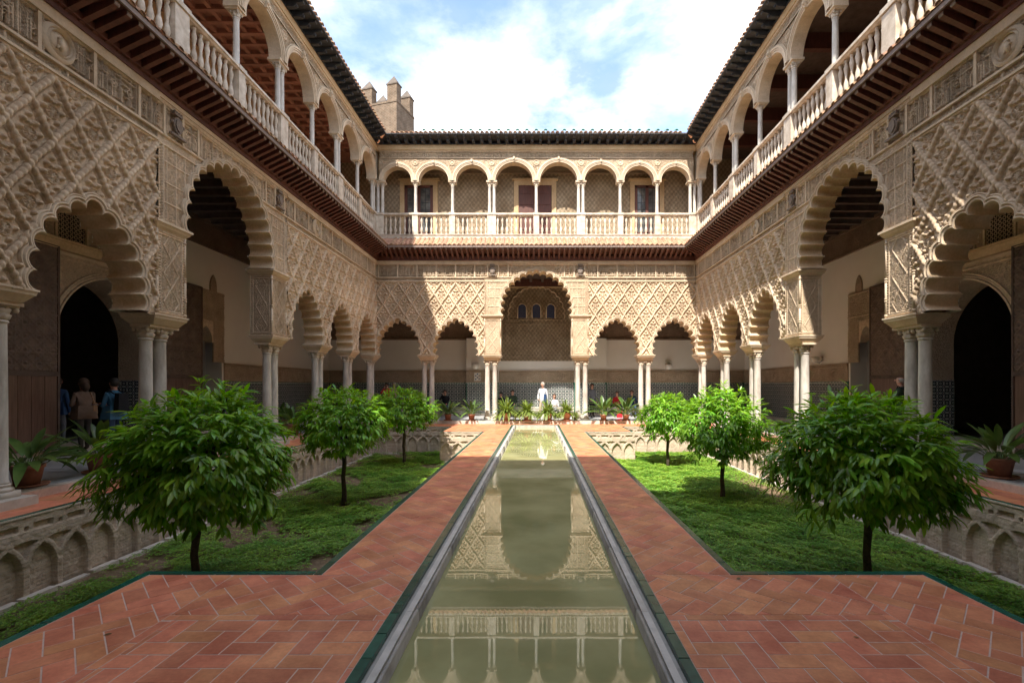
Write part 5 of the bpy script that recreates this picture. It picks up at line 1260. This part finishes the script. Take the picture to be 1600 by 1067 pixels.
tree('middle orange tree of the left garden, rounded crown', -4.66, 11.5, 1.0, 1.62, -.05, 5, 330, 0)
tree('farthest orange tree of the left garden, beside the far arches', -4.77, 17.1, 1.05, 1.58, .0, 8, 300, 0)
tree('nearest orange tree in the right garden, broad drooping crown', 4.46, 6.43, 1.0, 1.58, -.18, 12, 430, 300, -.08)
tree('middle orange tree of the right garden with a dense dark crown', 4.63, 11.9, 1.0, 1.62, -.30, 15, 330, 0)
tree('farthest orange tree of the right garden, bright in the sun', 4.58, 16.7, .92, 1.42, -.22, 19, 280, 0)

# ------------------------------------------------------------------ potted plants
_asp = [leaf_mesh(.52, .065, d_, M['aspi'], 6) for d_ in (.25, .5, .85)]
_fern = None
def pot_mesh(r, h, m):
    p = MB(); p.lathe([(r*.66, 0), (r*.70, .0), (r*.93, h*.82), (r*1.02, h*.84), (r*1.04, h), (r*.92, h), (r*.88, h*.9), (.01, h*.88)], seg=24); return p.mesh('pot', m, True)
def saucer_mesh(r):
    p = MB(); p.lathe([(r*.9, 0), (r*1.22, .018), (r*1.28, .045), (r*1.2, .045), (r*1.1, .02), (.01, .018)], seg=24); return p.mesh('saucer', M['saucer'], True)
def potted(label, X, Y, r, h, kind, seed, height, saucer=True, pm='pot', group='potted plants along the marble floor'):
    rr = random.Random(seed); root = thing('potted_plant', label, 'plant', (X, Y, Z_FL+.002), 0, group)
    if saucer: obj('saucer', saucer_mesh(r), root)
    obj('pot', pot_mesh(r, h, M[pm]), root, (0, 0, .02))
    so_ = MB(); so_.lathe([(r*.85, h*.9), (.01, h*.93)], seg=12); so_.build('potting_soil', M['soil'], root)
    if kind == 'broad':
        st = MB(); n = rr.randint(36, 44)
        for i in range(n):
            a = i*2.399+rr.uniform(-.2, .2); t_ = rr.uniform(.1, 1)**.7; R0 = r*.45*t_; el = R(88-62*t_)
            base_ = Vector((R0*math.cos(a), R0*math.sin(a), h*.9)); d = Vector((math.cos(a)*math.cos(el), math.sin(a)*math.cos(el), math.sin(el)))
            sl = rr.uniform(.3, .5)*height*.62; tip = base_+d*sl; st.tube([base_, tip], [.006, .004], 5)
            s_ = height/.85*rr.uniform(.7, 1.05)
            xa = d.cross(Vector((0, 0, 1))).normalized(); za_ = xa.cross(d)
            d2 = (d-Vector((0, 0, .25*t_))).normalized(); za_ = xa.cross(d2)
            o = bpy.data.objects.new('leaf', _asp[rr.choice((0, 1, 2)) if t_ > .4 else 0]); COL.objects.link(o); o.parent = root
            o.matrix_local = Matrix(((xa.x*s_, d2.x*s_, za_.x*s_, tip.x), (xa.y*s_, d2.y*s_, za_.y*s_, tip.y), (xa.z*s_, d2.z*s_, za_.z*s_, tip.z), (0, 0, 0, 1)))
        st.build('stems', M['aspi'], root)
    else:
        fr = MB()
        for i in range(150):
            a = rr.uniform(0, 6.28); t_ = rr.random()**.6; el = R(86-75*t_); ln = height*rr.uniform(.55, .85)
            P = Vector((r*.5*t_*math.cos(a), r*.5*t_*math.sin(a), h*.9)); d = Vector((math.cos(a)*math.cos(el), math.sin(a)*math.cos(el), math.sin(el))); sd_ = Vector((-math.sin(a), math.cos(a), 0))
            ns = 7; prev = P
            for q in range(ns):
                d = (d-Vector((0, 0, .11+.05*q*t_))).normalized(); nx_ = prev+d*ln/ns; w_ = .038*math.sin(math.pi*(q+1)/(ns+1))+.012
                fr.add([prev-sd_*w_, prev, nx_, nx_-sd_*w_*.55-d*.01], [(0, 1, 2, 3)]); fr.add([prev, prev+sd_*w_, nx_+sd_*w_*.55-d*.01, nx_], [(0, 1, 2, 3)]); prev = nx_
        o = fr.build('fronds', M['fern'], root); o['kind'] = 'stuff'
    return root
potted('broad-leaved plant in a brown pot nearest the left edge', -8.17, 7.64, .21, .33, 'broad', 1, .95)
potted('broad-leaved plant in a brown pot, second from the left edge', -8.12, 8.85, .20, .33, 'broad', 2, .95)
potted('broad-leaved plant in a clay pot at the right edge', 8.13, 8.38, .21, .33, 'broad', 3, .95)
potted('leafy pot plant behind the middle left orange tree', -8.0, 15.6, .22, .35, 'broad', 4, .9)
potted('pot plant half hidden behind the leafy plant by the left columns', -9.0, 16.7, .22, .4, 'broad', 5, 1.0)
yb = 21.98
for i, (u, kd, lab, h_) in enumerate(((700, 'broad', 'leftmost pot plant by the far columns, dark leaves', .72), (737, 'broad', 'pot plant with pale upright leaves left of the central columns', .76),
        (792, 'fern', 'leftmost of the four bushy ferns under the tall arch', .72), (824, 'fern', 'second of the four bushy ferns from the left', .66), (856, 'fern', 'third fern from the left, in front of the seated woman', .66), (885, 'fern', 'rightmost of the four ferns, by the column pair', .62),
        (943, 'broad', 'large leafy pot plant right of the central columns', .95), (978, 'broad', 'rightmost pot plant of the far row, by the red bag', .90))):
    potted(lab, (u-839)*yb/745, yb-(.0 if kd == 'broad' else .05), .21 if kd == 'fern' else .16, .36 if kd == 'fern' else .27, kd, 20+i, h_*(1.45 if kd == 'fern' else 1.3), True, 'pot_pale' if kd == 'fern' or u > 900 else 'pot', 'pots in a row at the far columns')

# ------------------------------------------------------------------ tower
tw = thing('brick_tower', 'square brick tower with pointed battlements behind the left roof', 'tower', (-10.6, 36, 0), R(-16.3))
TWH = 23.2
b = MB(); b.box(-3.1, 0, 0, 2.5, 0, TWH); b.build('tower_body', M['tower_brick'], tw)
b = MB(); b.box(-3.14, .04, -.04, 2.54, TWH-.02, TWH+.10); b.box(-3.13, .03, -.03, 2.53, TWH-2.75, TWH-2.65); b.build('string_course', M['tower_brick'], tw)
_p = MB(); _p.box(-.42, .42, -.30, .30, 0, 1.25); ME['merlon'] = _p.mesh('merlon', M['tower_brick'])
_p = MB(); _p.box(-.47, .47, -.35, .35, 1.25, 1.34); _p.add([(-.45,-.33,1.34),(.45,-.33,1.34),(.45,.33,1.34),(-.45,.33,1.34),(0,0,2.05)],[(0,1,4),(1,2,4),(2,3,4),(3,0,4)]); ME['mcap'] = _p.mesh('merlon_cap', M['tower'])
for (x, y) in ((-2.6, .32), (-1.75+.42-.42, .32), (-.42, .32), (-.42, 2.15), (-1.5, 2.15), (-2.6, 2.15)):
    if abs(x+1.75) < .1: continue
    mo = obj('merlon', ME['merlon'], tw, (x, y, TWH+.10)); obj('merlon_cap', ME['mcap'], mo)

# ------------------------------------------------------------------ people
def person(label, loc, rz, pose, top, legs, hair, h=1.72, extras=(), group='visitors in the galleries'):
    root = thing('person', label, 'person', loc, rz, group); k = h/1.72
    V = []; RD = []; E = []; LB = []
    def v(p, r, l=None): V.append((p[0]*k, p[1]*k, p[2]*k)); RD.append((r[0]*k, r[1]*k) if hasattr(r, '__len__') else (r*k, r*k)); return len(V)-1
    def e(a, b_, l): E.append((a, b_)); LB.append(l)
    sit = pose.startswith('sit'); hz = .55 if sit else .92
    pel = v((0, 0, hz), (.155, .115)); wst = v((0, .0, hz+.18), (.135, .10)); ch = v((0, -.01, hz+.38), (.165, .115)); nk = v((0, 0, hz+.53), .062)
    hb = v((0, .02, hz+.60), .06); hd = v((0, .03, hz+.70), (.080, .098)); tp = v((0, .02, hz+.77), (.07, .085))
    e(pel, wst, 'top'); e(wst, ch, 'top'); e(ch, nk, 'top'); e(nk, hb, 'skin'); e(hb, hd, 'skin'); e(hd, tp, 'skin')
    for s in (-1, 1):
        hp = v((s*.09, 0, hz-.04), .095); e(pel, hp, 'legs')
        if sit: kn_ = v((s*.11, .42, hz+.0), .065); an = v((s*.12, .44, .09), .042); toe = v((s*.13, .60, .04), .036)
        else:
            st_ = .05*s if pose != 'stand' else .02*s
            kn_ = v((s*.10, .01+st_, .50), .066); an = v((s*.105, -.02+st_*1.4, .09), .043); toe = v((s*.13, .15+st_*1.4, .04), .037)
        e(hp, kn_, 'legs'); e(kn_, an, 'legs'); e(an, toe, 'shoe')
        sh = v((s*.175, 0, hz+.46), .068); e(ch, sh, 'top')
        zb_ = hz+.46
        if pose in ('hold', 'sit_read'): el = v((s*.22, .05, zb_-.28), .047); wr = v((s*.10, .27, zb_-.27), .034); hn = v((s*.06, .34, zb_-.25), .03); fd = Vector((-s*.3, .8, .1))
        elif pose in ('camera',) or (pose == 'sit_phone' and s > 0) : el = v((s*.26, .16, zb_-.16), .046); wr = v((s*.10, .22, zb_+.10), .033); hn = v((s*.07, .20, zb_+.17), .03); fd = Vector((-s*.5, .1, .8))
        elif pose == 'lean' and s > 0: el = v((s*.26, -.02, zb_-.28), .047); wr = v((s*.16, .14, zb_-.42), .034); hn = v((s*.12, .17, zb_-.47), .03); fd = Vector((-.4, .4, -.5))
        elif sit: el = v((s*.24, .08, zb_-.25), .047); wr = v((s*.14, .30, zb_-.36), .034); hn = v((s*.12, .37, zb_-.38), .03); fd = Vector((0, .9, -.3))
        else: el = v((s*.235, -.03, zb_-.29), .047); wr = v((s*.235, .05, zb_-.53), .034); hn = v((s*.23, .07, zb_-.61), .03); fd = Vector((0, .15, -1))
        e(sh, el, 'top'); e(el, wr, 'top'); e(wr, hn, 'skin')
        fd.normalize(); hv = Vector(V[hn])/k; perp = fd.cross(Vector((s, .2, .1))).normalized()
        for q in range(4):
            f0 = v(hv+perp*(.022*(q-1.5))+fd*.045, .0095); f1 = v(hv+perp*(.022*(q-1.5))+fd*(.085-.008*abs(q-1.3))+Vector((0, 0, -.015)), .008); e(hn, f0, 'skin'); e(f0, f1, 'skin')
        th_ = v(hv+perp*.045+fd*.02, .0105); e(hn, th_, 'skin')
    me = bpy.data.meshes.new('body'); me.from_pydata(V, E, []); o = bpy.data.objects.new('body', me); COL.objects.link(o)
    md = o.modifiers.new('skin', 'SKIN'); md.use_smooth_shade = True
    for i, r_ in enumerate(RD): me.skin_vertices[0].data[i].radius = r_
    me.skin_vertices[0].data[0].use_root = True
    sb = o.modifiers.new('sub', 'SUBSURF'); sb.levels = 1; sb.render_levels = 1
    dg = bpy.context.evaluated_depsgraph_get(); ev = o.evaluated_get(dg); nm_ = bpy.data.meshes.new_from_object(ev); COL.objects.unlink(o); bpy.data.objects.remove(o)
    kinds = {'skin': M['skin'], 'top': M['c_'+top], 'legs': M['c_'+legs], 'shoe': M['c_shoe']}; order = list(kinds)
    nm_.materials.clear(); [nm_.materials.append(kinds[q]) for q in order]
    C = np.array([p.center for p in nm_.polygons]); Vn = np.array(V); best = np.full(len(C), 9.); bi = np.zeros(len(C), int)
    for (a, b_), l in zip(E, LB):
        A, B = Vn[a], Vn[b_]; d = B-A; t_ = np.clip(((C-A)@d)/(d@d+1e-9), 0, 1); ds = np.linalg.norm(C-A-t_[:, None]*d, axis=1)-min(RD[a][0], RD[b_][0])*.6
        mm = ds < best; best[mm] = ds[mm]; bi[mm] = order.index(l)
    nm_.polygons.foreach_set('material_index', bi.astype(np.int32)); nm_.polygons.foreach_set('use_smooth', [True]*len(nm_.polygons)); nm_.name = 'body'
    body = obj('body', nm_, root)
    hc = Vector((0, .02, hz+.715))*k
    hr = MB(); hr.ball((hc.x, hc.y-.018*k, hc.z+.018*k), .105*k, 14, 8, 1.08)
    hr.v = [(x, y, z) if not (y > hc.y+.045*k and z < hc.z+.07*k) else (x, hc.y+.03*k, z) for x, y, z in hr.v]
    if hair == 'bald': hr.v = [(x*1.0, y, min(z, hc.z+.02*k)) for x, y, z in hr.v]
    hm = {'dark': 'hair_dark', 'grey': 'hair_grey', 'brown': 'hair_brown', 'bald': 'hair_grey', 'long': 'hair_brown'}[hair]
    if hair == 'long': hr.ball((0, -.05*k, hc.z-.08*k), .085*k, 10, 6, 1.5)
    hr.build('hair', M[hm], root, True)
    fc = MB(); fc.ball((0, .125*k, hc.z-.015*k), .016*k, 6, 5, 1.5)
    for s in (-1, 1): fc.ball((s*.085*k, .02*k, hc.z-.01*k), .024*k, 6, 5, 1.3)
    fc.build('nose_and_ears', M['skin'], root, True)
    ey = MB(); [ey.ball((s*.032*k, .108*k, hc.z+.012*k), .009*k, 6, 4) for s in (-1, 1)]; ey.box(-.025*k, .025*k, .10*k, .118*k, hc.z-.062*k, hc.z-.054*k); ey.build('eyes_and_mouth', M['hair_dark'], root)
    for ex in extras:
        p = MB()
        if ex == 'backpack': p.box(-.15*k, .15*k, -.30*k, -.11*k, (hz+.05)*k, (hz+.48)*k, .04, .02); p.tube([(.11*k, -.13*k, (hz+.46)*k), (.12*k, .02*k, (hz+.56)*k), (.12*k, .13*k, (hz+.35)*k), (.13*k, -.08*k, (hz+.12)*k)], .016, 6); p.tube([(-.11*k, -.13*k, (hz+.46)*k), (-.12*k, .02*k, (hz+.56)*k), (-.12*k, .13*k, (hz+.35)*k), (-.13*k, -.08*k, (hz+.12)*k)], .016, 6); p.build('backpack', M['c_black'], root)
        if ex == 'coat': p.box(-.20*k, .20*k, -.13*k, .15*k, (hz-.14)*k, (hz+.18)*k, .035, -.015); p.build('coat_skirt', M['c_'+top], root)
        if ex == 'map': p.box(-.14*k, .14*k, .30*k, .50*k, (hz+.20)*k, (hz+.212)*k); q = p.build('map', M['c_paper'], root)
        if ex == 'bag': p.box(.12*k, .22*k, -.12*k, .22*k, (hz-.03)*k, (hz+.24)*k, .01); p.tube([(.17*k, -.08*k, (hz+.22)*k), (.10*k, -.05*k, (hz+.5)*k), (-.02*k, .1*k, (hz+.48)*k)], .012, 6); p.build('shoulder_bag', M['c_bag'], root)
        if ex == 'jacket': p.box(-.30*k, -.10*k, .02*k, .20*k, (hz-.14)*k, (hz+.26)*k, .05, .03); p.build('folded_jacket', M['c_navy'], root)
        if ex == 'camera': p.box(-.06*k, .06*k, .14*k, .19*k, (hz+.65)*k, (hz+.72)*k); p.lathe([(.025, 0), (.025, .04)], (0, .2*k, (hz+.66)*k), 10); p.build('camera', M['iron'], root)
        if ex == 'phone': p.box(.08*k, .10*k, .10*k, .17*k, (hz+.60)*k, (hz+.74)*k); p.build('phone', M['iron'], root)
        if ex == 'hat': p.lathe([(.17, 0), (.16, .015), (.08, .02), (.075, .09), (.02, .11)], (.16*k, .22*k, (hz-.08)*k), 14); p.build('sun_hat', M['c_beige'], root)
    return root
def at(u, Y): return (u-839)*Y/745
F0 = Z_FL+.002
person('person in a blue jacket seen from behind in the left doorway', (at(89, 12.2), 12.2, Z_FL+.11), R(20), 'walk', 'navy', 'grey', 'brown', 1.68, ('coat',), 'three visitors at the left doorway')
person('person in a brown coat facing left with a tan bag', (at(131, 11.7), 11.7, F0), R(75), 'hold', 'brown', 'trousers', 'long', 1.76, ('coat', 'bag'), 'three visitors at the left doorway')
person('person in a denim jacket with a backpack reading a blue map', (at(179, 11.6), 11.6, F0), R(80), 'hold', 'denim', 'jeans', 'dark', 1.76, ('coat', 'backpack', 'map'), 'three visitors at the left doorway')
person('balding person in dark green with a black backpack behind the right columns', (at(1408, 12.3), 12.3, F0), R(35), 'hold', 'green', 'trousers', 'bald', 1.86, ('coat', 'backpack'))
person('grey-haired person in a white shirt standing with a blue jacket over one arm', (at(848, 23.3), 23.3, F0), R(150), 'lean', 'white', 'beige', 'grey', 1.74, ('jacket',))
person('person in a white top sitting behind the third fern', (at(866, 23.8), 23.8, F0-.1), R(190), 'sit_read', 'white', 'trousers', 'brown', 1.6, ())
person('person in black sitting bent forward left of the tall arch', (at(783, 25.3), 25.35, F0), R(150), 'sit_read', 'black', 'jeans', 'dark', 1.55)
person('person in a dark green top sitting upright on the far bench', (at(801, 25.3), 25.35, F0), R(175), 'sit', 'green', 'jeans', 'dark', 1.72)
person('person in a dark jacket sitting with a phone at the ear', (at(693, 24.9), 25.35, F0), R(180), 'sit_phone', 'black', 'jeans', 'dark', 1.72, ('phone',))
person('person in a red and white jacket taking a photograph', (at(604, 24.0), 24.0, F0), R(190), 'camera', 'red', 'trousers', 'dark', 1.70, ('camera',))
person('person in a pale pink top standing behind the photographer', (at(616, 25.2), 25.2, F0), R(170), 'stand', 'pink', 'trousers', 'grey', 1.74)
person('person in a grey top holding a sun hat beside the right central column', (at(925, 24.3), 24.3, F0), R(200), 'lean', 'grey', 'black', 'dark', 1.68, ('hat',))
person('person in red sitting behind the two right pot plants', (at(966, 25.0), 25.35, F0), R(170), 'sit_read', 'red', 'trousers', 'brown', 1.62)
person('person in dark blue sitting beside the right column pair', (at(988, 25.2), 25.35, F0), R(180), 'sit', 'navy', 'jeans', 'brown', 1.7)
b = MB(); b.box(-.13, .13, -.1, .1, 0, .34, .015); b.tube([(-.08, 0, .34), (-.06, 0, .46), (.06, 0, .46), (.08, 0, .34)], .012, 6)
tag(b.build('bag', M['c_red'], None, False, (at(968, 24.0), 24.0, F0)), 'bright red bag on the floor behind the right pot plants', 'bag')
# wall lamps of the galleries
_p = MB(); _p.lathe([(.10, 0), (.17, .12), (.20, .28), (.19, .28), (.15, .12), (.02, .02)], seg=16); ME['lamp'] = _p.mesh('wall_lamp', M['whitewash'], True)
for i, (x, y, lb) in enumerate(((at(743, 25.5), 25.42, 'white cup lamp on the far wall left of the tall arch'), (at(1048, 25.5), 25.9, 'white cup lamp on the far wall near the right corner'), (-11.2, 20.3, 'white cup lamp on the left gallery wall'), (11.15, 19.0, 'white cup lamp on the right gallery wall'))):
    tag(obj('wall_lamp', ME['lamp'], None, (x, y, 2.62)), lb, 'lamp', 'cup lamps on the gallery walls')

# fallen leaves on the water and the paving
_lf = mat('dry_leaf', (.16, .09, .03), (.26, .20, .06), scale=9, rough=.6, rand=.3); _dl = leaf_mesh(.06, .014, .1, _lf)
for i in range(16):
    yy = 2.6+random.random()**1.4*15
    if i < 7: p = (random.uniform(-.85, .7), yy, -.187); nm = 'on the pool water'
    else: p = (random.choice((-1, 1))*random.uniform(1.2, 1.8) if yy > 4.5 else random.choice((-1, 1))*random.uniform(1.25, 3.4), yy, .003); nm = 'on the brick paving'
    tag(obj('fallen_leaf', _dl, None, p, rz=random.uniform(0, 6.28), sc=random.uniform(.5, 1.1)), 'small dry leaf lying '+nm, 'leaf', 'dry leaves '+nm)
